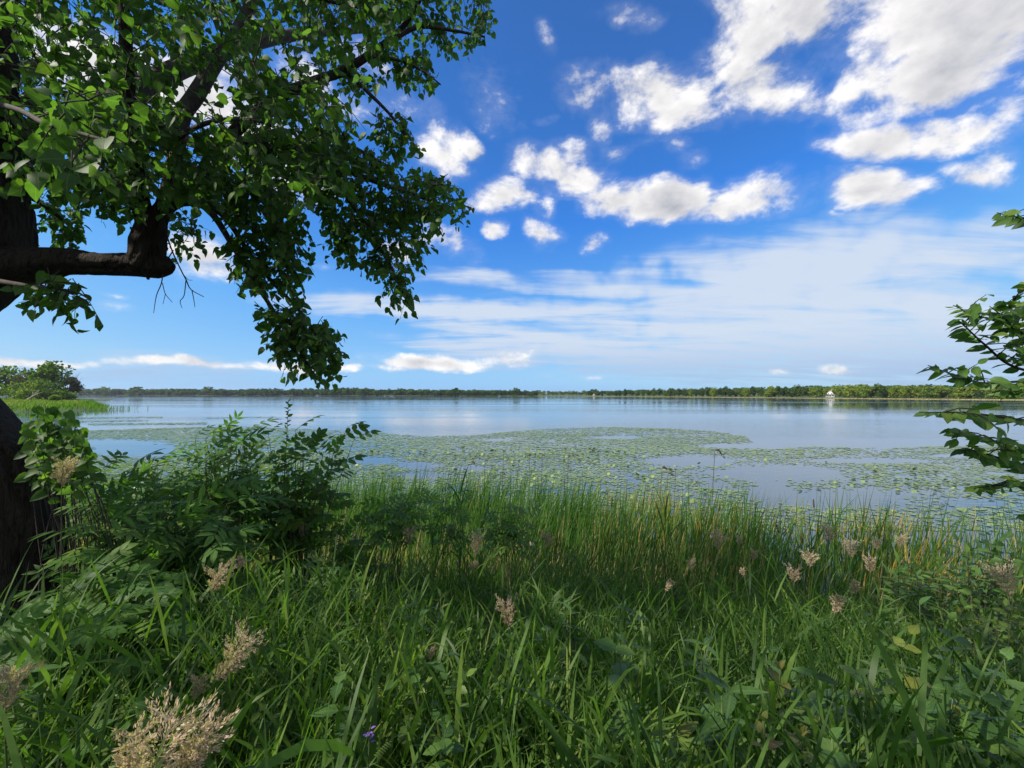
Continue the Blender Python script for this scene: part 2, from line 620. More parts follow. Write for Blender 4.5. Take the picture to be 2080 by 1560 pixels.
def plain_mat(name, c1, c2, scale=8.0, rough=0.8, bump=0.0, bscale=None, stretch=(1, 1, 1), spec=0.3, detail=5.0):
    m, t, out = new_mat(name)
    geo_ = t.new('ShaderNodeNewGeometry')
    v = t.vmath('MULTIPLY', geo_.outputs['Position'], stretch)
    n = t.noise(v, scale, detail, 0.6)
    f = t.smooth(n, 0.3, 0.7)
    c = t.mix(f, c1 + (1,), c2 + (1,))
    pb = t.new('ShaderNodeBsdfPrincipled')
    t.l.new(c, pb.inputs['Base Color'])
    pb.inputs['Roughness'].default_value = rough
    pb.inputs['Specular IOR Level'].default_value = spec
    if bump:
        b = t.new('ShaderNodeBump')
        b.inputs['Strength'].default_value = bump
        b.inputs['Distance'].default_value = 0.02
        t.l.new(t.noise(v, bscale or scale, 6.0, 0.65), b.inputs['Height'])
        t.l.new(b.outputs[0], pb.inputs['Normal'])
    t.l.new(pb.outputs[0], out.inputs['Surface'])
    return m


def bark_mat(name, c1, c2, scale, stretch, bump):
    """Furrowed bark: ridged noise stretched along the stem (object space is world here)."""
    m, t, out = new_mat(name)
    geo_ = t.new('ShaderNodeNewGeometry')
    v = t.vmath('MULTIPLY', geo_.outputs['Position'], stretch)
    a = t.noise(v, scale, 6.0, 0.62, 0.6)
    ridge = t.math('SUBTRACT', 1.0, t.math('ABSOLUTE', t.math('MULTIPLY', t.math('SUBTRACT', a, 0.5), 5.0)), clamp=True)
    patch = t.noise(geo_.outputs['Position'], 4.0, 3.0, 0.5)
    c = t.mix(ridge, c2 + (1,), c1 + (1,))
    c = t.mix(t.smooth(patch, 0.55, 0.75), c, (0.055, 0.06, 0.035, 1))
    pb = t.new('ShaderNodeBsdfPrincipled')
    t.l.new(c, pb.inputs['Base Color'])
    pb.inputs['Roughness'].default_value = 0.9
    pb.inputs['Specular IOR Level'].default_value = 0.15
    b = t.new('ShaderNodeBump')
    b.inputs['Strength'].default_value = bump
    b.inputs['Distance'].default_value = 0.03
    b.invert = True
    t.l.new(ridge, b.inputs['Height'])
    t.l.new(b.outputs[0], pb.inputs['Normal'])
    t.l.new(pb.outputs[0], out.inputs['Surface'])
    return m


M_linden = leaf_mat('linden_leaf', [(0, (.034, .080, .020)), (.6, (.070, .142, .030)), (1, (.14, .205, .030))], .48, .52)
M_elm = leaf_mat('elm_leaf', [(0, (.040, .095, .020)), (.6, (.080, .165, .030)), (1, (.15, .215, .038))], .44, .42)
M_elder = leaf_mat('elder_leaf', [(0, (.042, .100, .022)), (.6, (.082, .172, .033)), (1, (.14, .22, .04))], .42, .5, .22)
M_weed = leaf_mat('weed_leaf', [(0, (.040, .095, .024)), (.6, (.075, .155, .034)), (1, (.13, .20, .04))], .36, .45)
M_lime = leaf_mat('young_leaf', [(0, (.055, .105, .018)), (.6, (.095, .155, .026)), (1, (.16, .17, .03))], .38, .42)
M_red = leaf_mat('reddish_leaf', [(0, (.12, .14, .03)), (.5, (.17, .15, .04)), (1, (.21, .13, .07))], .36, .42)
M_grass = leaf_mat('grass_blade', veins=False, stops=[(0, (.028, .066, .015)), (.55, (.078, .145, .026)), (.9, (.15, .22, .038)), (1, (.30, .24, .11))], transl=.42, rough=.45, spec=.25, spread=0)
M_reed = leaf_mat('reed_blade', veins=False, stops=[(0, (.028, .080, .016)), (.5, (.060, .135, .026)), (.74, (.11, .18, .04)), (.86, (.36, .25, .06)), (1, (.36, .27, .17))], transl=.36, rough=.45, spec=.3, spread=0)
M_headgrass = leaf_mat('meadow_grass', [(0, (.055, .13, .012)), (.5, (.10, .18, .018)), (1, (.22, .19, .09))], .4, .6, .2, spread=0, veins=False)
M_tanreed = leaf_mat('tan_reed', [(0, (.12, .15, .03)), (.5, (.30, .27, .10)), (1, (.46, .38, .20))], .3, .7, .1, spread=0, veins=False)
M_tree_near = leaf_mat('headland_foliage', [(0, (.045, .095, .014)), (.5, (.105, .17, .022)), (1, (.22, .26, .04))], .35, .55, .2, spread=0.5, veins=False)
M_tree_far = leaf_mat('far_foliage', [(0, (.026, .058, .014)), (.5, (.055, .100, .020)), (1, (.11, .16, .03))], .30, .6, .15, spread=0.7, veins=False)
M_tree_brown = leaf_mat('brown_foliage', [(0, (.035, .045, .022)), (.5, (.055, .062, .030)), (1, (.09, .085, .05))], .3, .6, .2, veins=False)
M_pad = leaf_mat('lily_pad_leaf', [(0, (.12, .18, .065)), (.5, (.20, .27, .10)), (.9, (.28, .32, .11)), (1, (.27, .21, .08))], .05, .34, .5, spread=.4, veins=False)
M_seed = leaf_mat('seed_head', [(0, (.32, .225, .19)), (.5, (.47, .345, .285)), (1, (.60, .48, .39))], .3, .8, .1, veins=False)
M_plume = leaf_mat('reed_plume', [(0, (.10, .075, .06)), (.5, (.16, .12, .10)), (1, (.24, .19, .14))], .3, .8, .1, veins=False)
M_cattail = plain_mat('cattail_brown', (.055, .028, .014), (.10, .055, .028), 60, .9)
M_fluff = plain_mat('cattail_fluff', (.50, .38, .28), (.62, .50, .38), 60, .95)
M_stem = plain_mat('green_stem', (.055, .095, .025), (.085, .12, .035), 14, .6)
M_woody = plain_mat('woody_stem', (.05, .038, .026), (.10, .08, .058), 30, .85, .3)
M_bark = bark_mat('tree_bark', (.062, .049, .038), (.015, .012, .009), 9.0, (3.0, 3.0, .45), 1.0)
M_twig = plain_mat('twig_bark', (.030, .024, .020), (.062, .050, .041), 20, .85, .4, 30)
M_deadwood = plain_mat('bleached_wood', (.26, .22, .17), (.40, .35, .28), 6, .9)
M_soil = plain_mat('bank_soil', (.022, .026, .012), (.055, .048, .028), 3.0, .95, .6, 14)
M_land = plain_mat('far_land', (.045, .070, .022), (.085, .105, .035), 0.05, .95)
M_beach = plain_mat('shore_edge', (.30, .26, .15), (.38, .33, .19), 0.2, .95)
M_white = plain_mat('white_paint', (.78, .78, .76), (.82, .82, .80), 1.2, .6)
M_roof = plain_mat('grey_shingle', (.17, .17, .18), (.24, .24, .25), 2.0, .85)
M_glass = plain_mat('window_glass', (.02, .025, .03), (.03, .035, .04), 1.0, .08, spec=.6)
M_tan = plain_mat('tan_boards', (.34, .27, .20), (.42, .34, .26), 1.0, .8)
M_flower = plain_mat('violet_petal', (.16, .07, .33), (.22, .11, .42), 30, .6)


# ------------------------------------------------------------------ lake, bank, far land
def water_material():
    m, t, out = new_mat('lake_water')
    geo_ = t.new('ShaderNodeNewGeometry')
    pos = geo_.outputs['Position']
    bands = t.noise(t.vmath('MULTIPLY', pos, (.0045, .03, 1)), 1.0, 4.0, 0.55, 0.4)
    ripple = t.noise(t.vmath('MULTIPLY', pos, (.55, 1.5, 1)), 1.6, 4.0, 0.5, 0.3)
    swell = t.noise(t.vmath('MULTIPLY', pos, (.10, .35, 1)), 1.0, 2.0, 0.5)
    ruffle = t.smooth(bands, 0.44, 0.62)
    h = t.math('ADD', t.math('MULTIPLY', ripple, t.math('ADD', t.math('MULTIPLY', ruffle, .020), .0035)), t.math('MULTIPLY', swell, .012))
    b = t.new('ShaderNodeBump')
    b.inputs['Strength'].default_value = 1.0
    b.inputs['Distance'].default_value = 1.0
    t.l.new(h, b.inputs['Height'])
    pb = t.new('ShaderNodeBsdfPrincipled')
    pb.inputs['Base Color'].default_value = (.050, .082, .115, 1)
    t.l.new(t.math('ADD', t.math('MULTIPLY', ruffle, .05), .02), pb.inputs['Roughness'])
    pb.inputs['IOR'].default_value = 1.33
    pb.inputs['Specular IOR Level'].default_value = 0.5
    t.l.new(b.outputs[0], pb.inputs['Normal'])
    t.l.new(pb.outputs[0], out.inputs['Surface'])
    return m


g = Geo()
g.add([(-6000, -3000, 0), (6000, -3000, 0), (6000, 8000, 0), (-6000, 8000, 0)], [(0, 1, 2, 3)])
water = g.obj('lake_water', water_material(), kind='structure')


def shift(x, y):
    return y + 0.24 * np.clip(x, 0, 12) - 0.10 * np.clip(-x, 0, 14)


def gz(x, y):
    """Height of the near bank."""
    s = shift(np.asarray(x, float), np.asarray(y, float))
    z = np.interp(s, [-30, 0.6, 1.6, 3.0, 6.5, 7.8, 9.5, 14, 18], [2.7, 2.42, 2.28, 1.72, .45, .08, -.15, -.55, -.8])
    return z + 0.05 * np.sin(1.7 * np.asarray(x) + 0.6) * np.sin(1.3 * np.asarray(y) + 1.0)


xs = np.concatenate([np.linspace(-90, -14, 24), np.linspace(-13, 14, 90), np.linspace(15, 60, 18)])
ys = np.concatenate([np.linspace(-40, -3, 14), np.linspace(-2.5, 17, 70)])
X, Y = np.meshgrid(xs, ys)
V = np.stack([X, Y, gz(X, Y)], -1).reshape(-1, 3)
nx = len(xs)
i, j = np.meshgrid(np.arange(len(ys) - 1), np.arange(nx - 1), indexing='ij')
a = (i * nx + j).ravel()
g = Geo()
g.add(V, np.stack([a, a + 1, a + nx + 1, a + nx], -1))
g.obj('bank_ground', M_soil, smooth=True, kind='structure')

# far shore: water edge as (pixel column, pixel row) of the photograph turned into distance
shore_px = np.array([-700, -300, 0, 150, 500, 800, 1000, 1150, 1210, 1400, 1550, 1700, 1850, 2000, 2080, 2300, 2700, 3400])
shore_py = np.array([803.2, 803.1, 803.0, 803.0, 803.5, 804.0, 804.5, 804.9, 805.3, 806.6, 807.9, 809.4, 810.8, 811.9, 812.5, 815, 822, 836])


def shore_d(px):
    return FPX * CAM_Z / (np.interp(px, shore_px, shore_py) - 800.0)


def land_z(px, back):
    """Far land height: a low bank, then a gentle rise, wooded hills to the right."""
    hill = np.interp(px, [700, 1250, 1550, 1900, 2300, 3000], [2, 4, 12, 13, 9, 8])
    return 0.18 + 0.035 * np.minimum(back, 22) + hill * np.clip((back - 60) / 420, 0, 1) ** 1.3


def shore_at(px, back):
    """World point: `back` metres behind the water edge in pixel column px."""
    d = shore_d(px) + back
    return np.stack([(px - 1040.0) / FPX * d, d, land_z(px, back)], -1)


cols_px = np.linspace(-700, 3400, 206)
backs = np.array([-2.0, 0.0, 3, 10, 22, 60, 150, 300, 500, 1200, 4000.0])
g = Geo()
V = np.stack([shore_at(cols_px, np.full_like(cols_px, b)) for b in backs], 0)
V[0, :, 2] = -0.4
V = V.reshape(-1, 3)
nx = len(cols_px)
i, j = np.meshgrid(np.arange(len(backs) - 1), np.arange(nx - 1), indexing='ij')
a = (i * nx + j).ravel()
g.add(V, np.stack([a, a + 1, a + nx + 1, a + nx], -1))
g.obj('far_shore_land', M_land, smooth=True, kind='structure')

# tan reed margin of the right-hand far shore
g = Geo()
n = 9000
px = 1180 + 1000 * rng.uniform(0, 1, n) ** .8
bk = rng.uniform(-4, 3, n)
b = shore_at(px, bk)
b[:, 2] = np.maximum(b[:, 2] - .3, -.05)
d0 = np.stack([rng.normal(0, .2, n), rng.normal(0, .2, n), np.ones(n)], -1)
ribbons(g, b, d0, rng.uniform(.25, .6, n), rng.uniform(.3, .6, n), np.full(n, .3), 2, np.clip(rng.normal(.92, .12, n), 0, 1))
g.obj('shore_reeds', M_tanreed, kind='stuff')
b = None


# ------------------------------------------------------------------ leaves (templates along +Y, face up +Z)
def half_leaf(outline, mid, fold=.12, curl=.10, notch=0.0):
    """outline: (x, y) of one half from base to tip; mid: y of the midrib points. Returns a template."""
    k = len(mid)
    V, Q = [], []
    for y in mid:
        V.append((0, y, -curl * y * y))
    for sx in (1, -1):
        off = len(V)
        for (x, y) in outline:
            V.append((sx * x, y, fold * x - curl * y * y + (.05 if sx > 0 else -.02) * x))
        for q in range(k - 1):
            f = (q, off + q, off + q + 1, q + 1)
            Q.append(f if sx > 0 else f[::-1])
    return np.array(V, float), np.array(Q, int), np.zeros((0, 3), int)


LEAF_HEART = half_leaf([(.20, -.07), (.44, .16), (.42, .46), (.22, .76), (.02, 1.0)], [0.03, .22, .48, .75, 1.02], .16, .16)
LEAF_HEART_CUPPED = half_leaf([(.18, -.05), (.38, .16), (.36, .46), (.19, .74), (.03, .93)], [0.03, .22, .47, .73, .95], .42, .34)
LEAF_HEART_CURLED = half_leaf([(.20, -.06), (.45, .18), (.40, .50), (.20, .76), (.02, .98)], [0.03, .24, .50, .76, 1.0], -.14, .55)
LEAF_OVAL = half_leaf([(.03, .0), (.24, .20), (.29, .48), (.17, .78), (.01, 1.0)], [0.0, .22, .50, .78, 1.0], .18, .22)
LEAF_LANCE = half_leaf([(.02, .0), (.15, .28), (.13, .62), (.01, 1.0)], [0.0, .30, .62, 1.0], .15, .18)
LEAF_ROUND = half_leaf([(.22, -.10), (.52, .10), (.56, .45), (.32, .82), (.02, .96)], [0.02, .22, .48, .78, .96], .10, .12)
_z = [(.04, .0), (.22, .10), (.20, .16), (.34, .28), (.29, .34), (.37, .46), (.29, .53), (.30, .64), (.20, .72), (.17, .84), (.01, 1.0)]
LEAF_TOOTH = half_leaf(_z, [0, .10, .17, .28, .35, .47, .54, .65, .73, .85, 1.0], .14, .16)
LEAF_QUAD = (np.array([(-.5, 0, 0), (.5, 0, .06), (.4, 1, 0), (-.4, 1, .1)], float), np.array([(0, 1, 2, 3)]), np.zeros((0, 3), int))


def compound(leaflet, pairs, size, spread=62, rachis=1.0, droop=.25):
    """Pinnate leaf: leaflets in pairs along a drooping stalk and one at its end; length 1 along +Y."""
    g = Geo()
    ts = np.linspace(.34, .86, pairs)
    cur = lambda t: np.array([0, t, .10 * t - droop * t * t])
    tube(g, [cur(t) for t in (0, .3, .65, .95)], [.011, .009, .007, .004], 3)
    D, N, L, S = [], [], [], []
    for q, t in enumerate(ts):
        for s in (1, -1):
            an = math.radians(spread - 14 * q / max(pairs - 1, 1))
            D.append((s * math.sin(an), math.cos(an), -.22))
            N.append((-.25 * s, .1, 1))
            L.append(cur(t))
            S.append(size * (1 - .12 * abs(q - pairs / 2) / pairs))
    D.append((0.05, 1, -.4))
    N.append((0, .3, 1))
    L.append(cur(.95))
    S.append(size)
    scatter(g, leaflet, frames(np.array(D, float), np.array(N, float)), np.array(L), np.array(S), .5)
    V, Q, T, C = g.arrays()
    return V, Q, T, np.concatenate(g.U)


LEAF_ELDER = compound(LEAF_LANCE, 3, .46)
LEAF_ASH = compound(LEAF_OVAL, 3, .40, 58)
LEAF_VETCH = compound(LEAF_OVAL, 7, .17, 72, droop=.15)
LEAF_TRI = compound(LEAF_TOOTH, 1, .55, 66, droop=.1)


def tmesh(name, tm, mat, tint=.5):
    g = Geo()
    g.add(tm[0], tm[1], tm[2], tint, tm[3] if len(tm) > 3 else tm[0])
    return g.mesh(name, mat, smooth=True)


def Mat4(R, L, S):
    m = Matrix([[R[0][0] * S, R[0][1] * S, R[0][2] * S, L[0]], [R[1][0] * S, R[1][1] * S, R[1][2] * S, L[1]], [R[2][0] * S, R[2][1] * S, R[2][2] * S, L[2]], [0, 0, 0, 1]])
    return m


# ------------------------------------------------------------------ trees seen from afar
def crown_geo(seed, h, w, lobes, per, leaf, base=.12, airy=0.0, tint0=.5):
    """Crown of leaf clumps: lobes through a rounded volume, leaf faces in the shell of each lobe."""
    r = np.random.default_rng(seed)
    g = Geo()
    for k in range(lobes):
        u = unit(r.normal(0, 1, 3))
        rad = r.uniform(.35, 1.0) ** .6
        c = np.array([u[0] * w * .38 * rad, u[1] * w * .38 * rad, h * (base + (1 - base) * (.5 + .42 * u[2] * rad))])
        lr = w * r.uniform(.15, .26)
        m = int(per * r.uniform(.6, 1.3))
        dirs = unit(r.normal(0, 1, (m, 3)))
        L = c + dirs * np.array([lr, lr, lr * .8]) * r.uniform(.45, 1.05, (m, 1))
        L[:, 2] = np.clip(L[:, 2], h * base * .6, h)
        d = unit(dirs * .6 + r.normal(0, .8, (m, 3)))
        nn = unit(dirs + r.normal(0, .6, (m, 3)) + np.array([0, 0, .4]))
        tt = np.clip(tint0 + r.normal(0, .14) + r.normal(0, .10, m), 0, 1)
        scatter(g, LEAF_QUAD, frames(d, nn), L, leaf * r.uniform(.6, 1.3, m), tt)
    return g


def trunk_geo(seed, h, w, r0, limbs=5):
    r = np.random.default_rng(seed)
    g = Geo()
    top = np.array([r.normal(0, w * .06), r.normal(0, w * .06), h * .75])
    p, q = smooth_path([(0, 0, -.3), (r.normal(0, .03 * w), 0, h * .25), top], [r0 * 1.2, r0 * .8, r0 * .25], 4)
    tube(g, p, q, 6)
    for k in range(limbs):
        a = 2 * math.pi * k / limbs + r.uniform(0, 1)
        z0 = h * r.uniform(.18, .5)
        e = np.array([math.cos(a) * w * .34, math.sin(a) * w * .34, z0 + h * r.uniform(.15, .35)])
        tube(g, [(0, 0, z0), e * [.5, .5, 1] + [0, 0, -h * .03], e], [r0 * .5, r0 * .3, r0 * .1], 5)
    return g


def make_tree(name, label, cat, seed, h, w, lobes, per, leaf, mat, loc, group=None, base=.12, r0=None, tint0=.5):
    t = thing(name, label, cat, (0, 0, 0), group)
    crown_geo(seed, h, w, lobes, per, leaf, base, tint0=tint0).obj('crown', mat, t)
    trunk_geo(seed + 1, h, w, r0 or h * .018).obj('trunk', M_woody, t)
    t.location = [float(x) for x in loc]
    return t


# right-hand far shore: every tree of the front row, then the wooded ridge behind as a mass
protos = []
for k in range(7):
    h, w = 10.0, [8.5, 7.5, 9.5, 7, 10.5, 8, 9][k]
    protos.append(make_tree('shore_tree', 'tree', 'tree', 40 + 3 * k, h, w, 15 + 2 * k, 44, .80, M_tree_far if k < 4 else M_tree_near, (0, 0, 0), base=.0, tint0=.5 if k < 4 else .85))
top_px = [1200, 1300, 1400, 1500, 1600, 1700, 1800, 1900, 2000, 2100, 2400]
top_py = [794.5, 791.5, 789, 786.5, 784.5, 783, 782.5, 783, 784, 784, 780]
used = set()
HOUSE_PX = 1686
px = 1214.0
rr = np.random.default_rng(5)
while px < 2130:
    d_s = shore_d(px)
    back = rr.uniform(9, 20)
    if abs(px - HOUSE_PX) < 23:
        back = 62
    loc = shore_at(np.array([px]), np.array([back]))[0]
    top = np.interp(px, top_px, top_py) + rr.normal(0, 1.6)
    hgt = loc[2] * 0 + (CAM_Z + (800 - top) / FPX * loc[1]) - loc[2]
    hgt = max(hgt, 4.0)
    k = rr.integers(4, 7) if rr.uniform() < np.interp(px, [1250, 1500, 1700, 1800, 1960, 2100], [.0, .18, .35, .85, .8, .3]) else rr.integers(0, 4)
    if abs(px - HOUSE_PX) < 9:
        lab = 'green tree standing behind the white house'
    elif px < HOUSE_PX - 12 and px > HOUSE_PX - 30:
        lab = 'rounded green tree close to the left side of the white house'
    elif HOUSE_PX + 12 < px < HOUSE_PX + 30:
        lab = 'dark full tree close to the right side of the white house'
    elif px < 1420:
        lab = 'dark tree in the low wood between the farm and the tan reed margin'
    elif px < HOUSE_PX:
        lab = 'dark green tree on the far shore to the left of the white house'
    elif px < 1860:
        lab = 'green tree on the far shore to the right of the white house'
    else:
        lab = 'pale green tree on the far shore behind the overhanging elm sprays'
    src = protos[k]
    sc = (hgt / 10.0 * rr.uniform(.85, 1.15), hgt / 10.0 * rr.uniform(.85, 1.15), hgt / 10.0)
    if k not in used:
        o = src
        used.add(k)
        o.location = loc
        o.scale = sc
        o.rotation_euler = (0, 0, rr.uniform(0, 6.3))
        o['label'] = lab
        o['group'] = 'trees along the far right shore'
    else:
        o = copy_tree(src, loc, rr.uniform(0, 6.3), sc, label=lab, group='trees along the far right shore')
    px += rr.uniform(8.5, 14.5)
for k in range(7):
    if k not in used:
        protos[k].location = shore_at(np.array([1500.0 + 20 * k]), np.array([40.0]))[0]
        protos[k]['label'] = 'dark green tree on the far shore to the left of the white house'
        protos[k]['group'] = 'trees along the far right shore'


def woods(name, px0, px1, n, back0, back1, h0, h1, quads, leaf, seed, tint0, hfun=None, tall=0.06):
    """A far wood that reads as one mass: n crowns of leaf clumps joined."""
    r = np.random.default_rng(seed)
    g = Geo()
    vs = [crown_geo(seed + k, 1.0, .95, 9, quads // 9, leaf, .0, tint0=tint0).arrays() for k in range(6)]
    pxs = np.linspace(px0, px1, n) + r.normal(0, (px1 - px0) / n * .7, n)
    for p_ in pxs:
        bk = r.uniform(back0, back1)
        L = shore_at(np.array([p_]), np.array([bk]))[0]
        h = r.uniform(h0, h1) * (1.0 if hfun is None else hfun(p_))
        if r.uniform() < tall:
            h *= 1.35
        w = r.uniform(1.1, 1.8) * h
        V, Q, T, C = vs[r.integers(0, 6)]
        a = r.uniform(0, 6.3)
        c, s = math.cos(a), math.sin(a)
        V2 = np.stack([(V[:, 0] * c - V[:, 1] * s) * w, (V[:, 0] * s + V[:, 1] * c) * w, V[:, 2] * h], -1) + L
        g.add(V2, Q, None, np.clip(C + r.normal(0, .12), 0, 1))
    o = g.obj(name, M_tree_far, kind='stuff')
    o['label'] = 'distant wood lining the far side of the lake'
    o['category'] = 'woods'
    return o


w1 = woods('far_woods', -250, 1090, 620, -1, 60, 10, 15, 100, .20, 301, .22, hfun=lambda p_: np.interp(p_, [0, 700, 1000, 1090], [1.15, 1.0, .68, .62]))
w1['label'] = 'long dark wood on the low horizon to the left of the farm'
w2 = woods('ridge_woods', 1195, 2250, 420, 60, 420, 6.5, 9.5, 90, .19, 320, .26)
w2['label'] = 'dark wooded ridge rising behind the trees of the right shore'
w3 = woods('farm_woods', 1090, 1210, 40, 120, 260, 6, 9, 90, .16, 340, .25)
w3['label'] = 'low dark wood behind the far farm buildings'


# ------------------------------------------------------------------ white house on the far shore
def house(loc, label, s=1.0, rz=0.0):
    t = thing('white_house', label, 'house')
    g = Geo()
    # two-storey body, gable to the lake (towards -Y)
    V = [(-2.6, 0, 0), (2.6, 0, 0), (2.6, 7, 0), (-2.6, 7, 0), (-2.6, 0, 4.2), (2.6, 0, 4.2), (2.6, 7, 4.2), (-2.6, 7, 4.2), (0, 0, 6.9), (0, 7, 6.9)]
    g.add(V, [(0, 1, 5, 4), (1, 2, 6, 5), (2, 3, 7, 6), (3, 0, 4, 7)], [(4, 5, 8), (7, 9, 6)])
    g.obj('wall', M_white, t)
    g = Geo()
    for sx in (-1, 1):
        V = [(sx * 3.0, -.4, 3.8), (0, -.4, 7.0), (0, 7.4, 7.0), (sx * 3.0, 7.4, 3.8), (sx * 3.0, -.4, 3.95), (0, -.4, 7.17), (0, 7.4, 7.17), (sx * 3.0, 7.4, 3.95)]
        g.add(V, [(0, 1, 2, 3), (4, 7, 6, 5), (0, 4, 5, 1), (2, 6, 7, 3), (0, 3, 7, 4)])
    rf = g.obj('roof', M_roof, t)
    g = Geo()
    box(g, .9, 1.5, 3, 3.7, 5.6, 7.9)
    g.obj('chimney', M_tan, rf)
    g = Geo()
    V = [(-3.7, -2.4, 2.3), (3.7, -2.4, 2.3), (3.7, -.02, 3.1), (-3.7, -.02, 3.1)]
    g.add(V + [(x, y, z + .14) for x, y, z in V], [(0, 3, 2, 1), (4, 5, 6, 7), (0, 1, 5, 4), (1, 2, 6, 5), (3, 0, 4, 7)])
    g.obj('porch_roof', M_roof, t)
    g = Geo()
    box(g, -3.7, 3.7, -2.4, -.02, -.1, .35)
    g.obj('porch_deck', M_white, t)
    for x in (-3.5, -1.2, 1.2, 3.5):
        g = Geo()
        box(g, x - .09, x + .09, -2.3, -2.12, .35, 2.34)
        g.obj('post', M_white, t)
    for x0, x1 in ((-3.41, -1.29), (1.29, 3.41)):
        g = Geo()
        box(g, x0, x1, -2.25, -2.17, 1.1, 1.2)
        for k in range(9):
            x = x0 + (k + .5) * (x1 - x0) / 9
            box(g, x - .03, x + .03, -2.24, -2.18, .35, 1.1)
        g.obj('railing', M_white, t)
    for (x, z, w, h) in ((-1.3, 3.1, .8, 1.15), (1.3, 3.1, .8, 1.15), (0, 4.9, .7, .9), (-1.7, .9, .9, 1.3), (1.7, .9, .9, 1.3)):
        g = Geo()
        for bx in ((x - w / 2 - .08, x - w / 2, z, z + h), (x + w / 2, x + w / 2 + .08, z, z + h), (x - w / 2 - .08, x + w / 2 + .08, z + h, z + h + .1), (x - w / 2 - .12, x + w / 2 + .12, z - .1, z)):
            box(g, bx[0], bx[1], -.06, -.005, bx[2], bx[3])
        f = g.obj('window', M_white, t)
        g = Geo()
        box(g, x - w / 2 + .005, x + w / 2 - .005, -.03, -.004, z + .005, z + h - .005)
        g.obj('pane', M_glass, f)
    g = Geo()
    box(g, -.48, .48, -.05, -.004, .36, 2.4)
    g.obj('door', M_tan, t)
    t.location = [float(x) for x in loc]
    t.rotation_euler = (0, 0, rz)
    t.scale = (s, s, s)
    return t


hl = shore_at(np.array([float(HOUSE_PX)]), np.array([22.0]))[0]
house(hl, 'white gabled house with a porch on the far right shore', .90, math.radians(-38))
fl = shore_at(np.array([1206.0]), np.array([60.0]))[0]
house(fl, 'small pale farmhouse beside a field near the middle of the horizon', .5, math.radians(-20))
t = thing('barn', 'long tan barn on the open field near the middle of the horizon', 'barn')
g = Geo()
V = [(-9, 0, 0), (9, 0, 0), (9, 7, 0), (-9, 7, 0), (-9, 0, 3), (9, 0, 3), (9, 7, 3), (-9, 7, 3), (-9, 3.5, 5.2), (9, 3.5, 5.2)]
g.add(V, [(0, 1, 5, 4), (1, 2, 6, 5), (2, 3, 7, 6), (3, 0, 4, 7)], [(4, 8, 7), (5, 6, 9)])
g.obj('wall', M_tan, t)
g = Geo()
for y0, y1 in ((-.4, 3.5), (7.4, 3.5)):
    V = [(-9.4, y0, 2.9), (9.4, y0, 2.9), (9.4, y1, 5.35), (-9.4, y1, 5.35)]
    g.add(V + [(x, y, z + .15) for x, y, z in V], [(0, 1, 2, 3), (4, 7, 6, 5), (0, 4, 5, 1), (1, 5, 6, 2), (3, 7, 4, 0)])
g.obj('roof', M_roof, t)
g = Geo()
box(g, -1.6, 1.6, -.08, -.005, .05, 2.6)
g.obj('door', M_white, t)
t.location = [float(x) for x in shore_at(np.array([1082.0]), np.array([90.0]))[0]]

# ------------------------------------------------------------------ left headland
hp = np.array([(-102.5, 104), (-106, 97), (-111, 87), (-150, 76), (-230, 66), (-420, 60), (-420, 330), (-290, 300), (-235, 235), (-199, 190), (-160, 155), (-127, 127)], float)
cen = np.array([-215.0, 150.0])
g = Geo()
rings = [(1.03, -.5), (1.0, .02), (.93, .45), (.75, .8), (.4, 1.3), (0.02, 1.5)]
V = []
for s, z in rings:
    q = cen + (hp - cen) * s
    V += [(x, y, z) for x, y in q]
k = len(hp)
Q = [(r_ * k + m, (r_) * k + (m + 1) % k, (r_ + 1) * k + (m + 1) % k, (r_ + 1) * k + m) for r_ in range(len(rings) - 1) for m in range(k)]
g.add(V, Q)
g.obj('headland_ground', M_land, smooth=True, kind='structure')


def inside(poly, x, y):
    c = np.zeros(len(x), bool)
    n_ = len(poly)
    for a_ in range(n_):
        x0, y0 = poly[a_]
        x1, y1 = poly[(a_ + 1) % n_]
        hit = ((y0 > y) != (y1 > y)) & (x < (x1 - x0) * (y - y0) / (y1 - y0 + 1e-12) + x0)
        c ^= hit
    return c


def head_z(x, y):
    """Height of the headland meadow (distance to its rim, roughly)."""
    v = np.stack([x, y], -1) - cen
    ang = np.arctan2(v[:, 1], v[:, 0])
    pv = hp - cen
    pa = np.arctan2(pv[:, 1], pv[:, 0])
    o_ = np.argsort(pa)
    rim = np.interp(ang, pa[o_], np.linalg.norm(pv[o_], axis=1), period=2 * np.pi)
    s = np.linalg.norm(v, axis=1) / rim
    return np.interp(s, [0, .4, .75, .93, 1.0], [1.5, 1.3, .8, .45, .02])


n = 60000
x = rng.uniform(-300, -98, n)
y = rng.uniform(60, 215, n)
ok = inside(hp, x, y)
x, y = x[ok], y[ok]
z = head_z(x, y)
edge = z < .5
hgt = np.where(edge, rng.uniform(1.0, 1.7, len(x)), rng.uniform(.5, 1.0, len(x)))
tn = np.where(edge, rng.normal(.22, .12, len(x)), rng.normal(.62, .22, len(x)))
tn += .25 * np.sin(x * .11) * np.sin(y * .17)
g = Geo()
d0 = np.stack([rng.normal(.15, .25, len(x)), rng.normal(0, .25, len(x)), np.ones(len(x))], -1)
ribbons(g, np.stack([x, y, z - .05], -1), d0, hgt, rng.uniform(.10, .26, len(x)), rng.uniform(.1, .7, len(x)), 2, np.clip(tn, 0, .95))
o = g.obj('headland_grass', M_headgrass, kind='stuff')
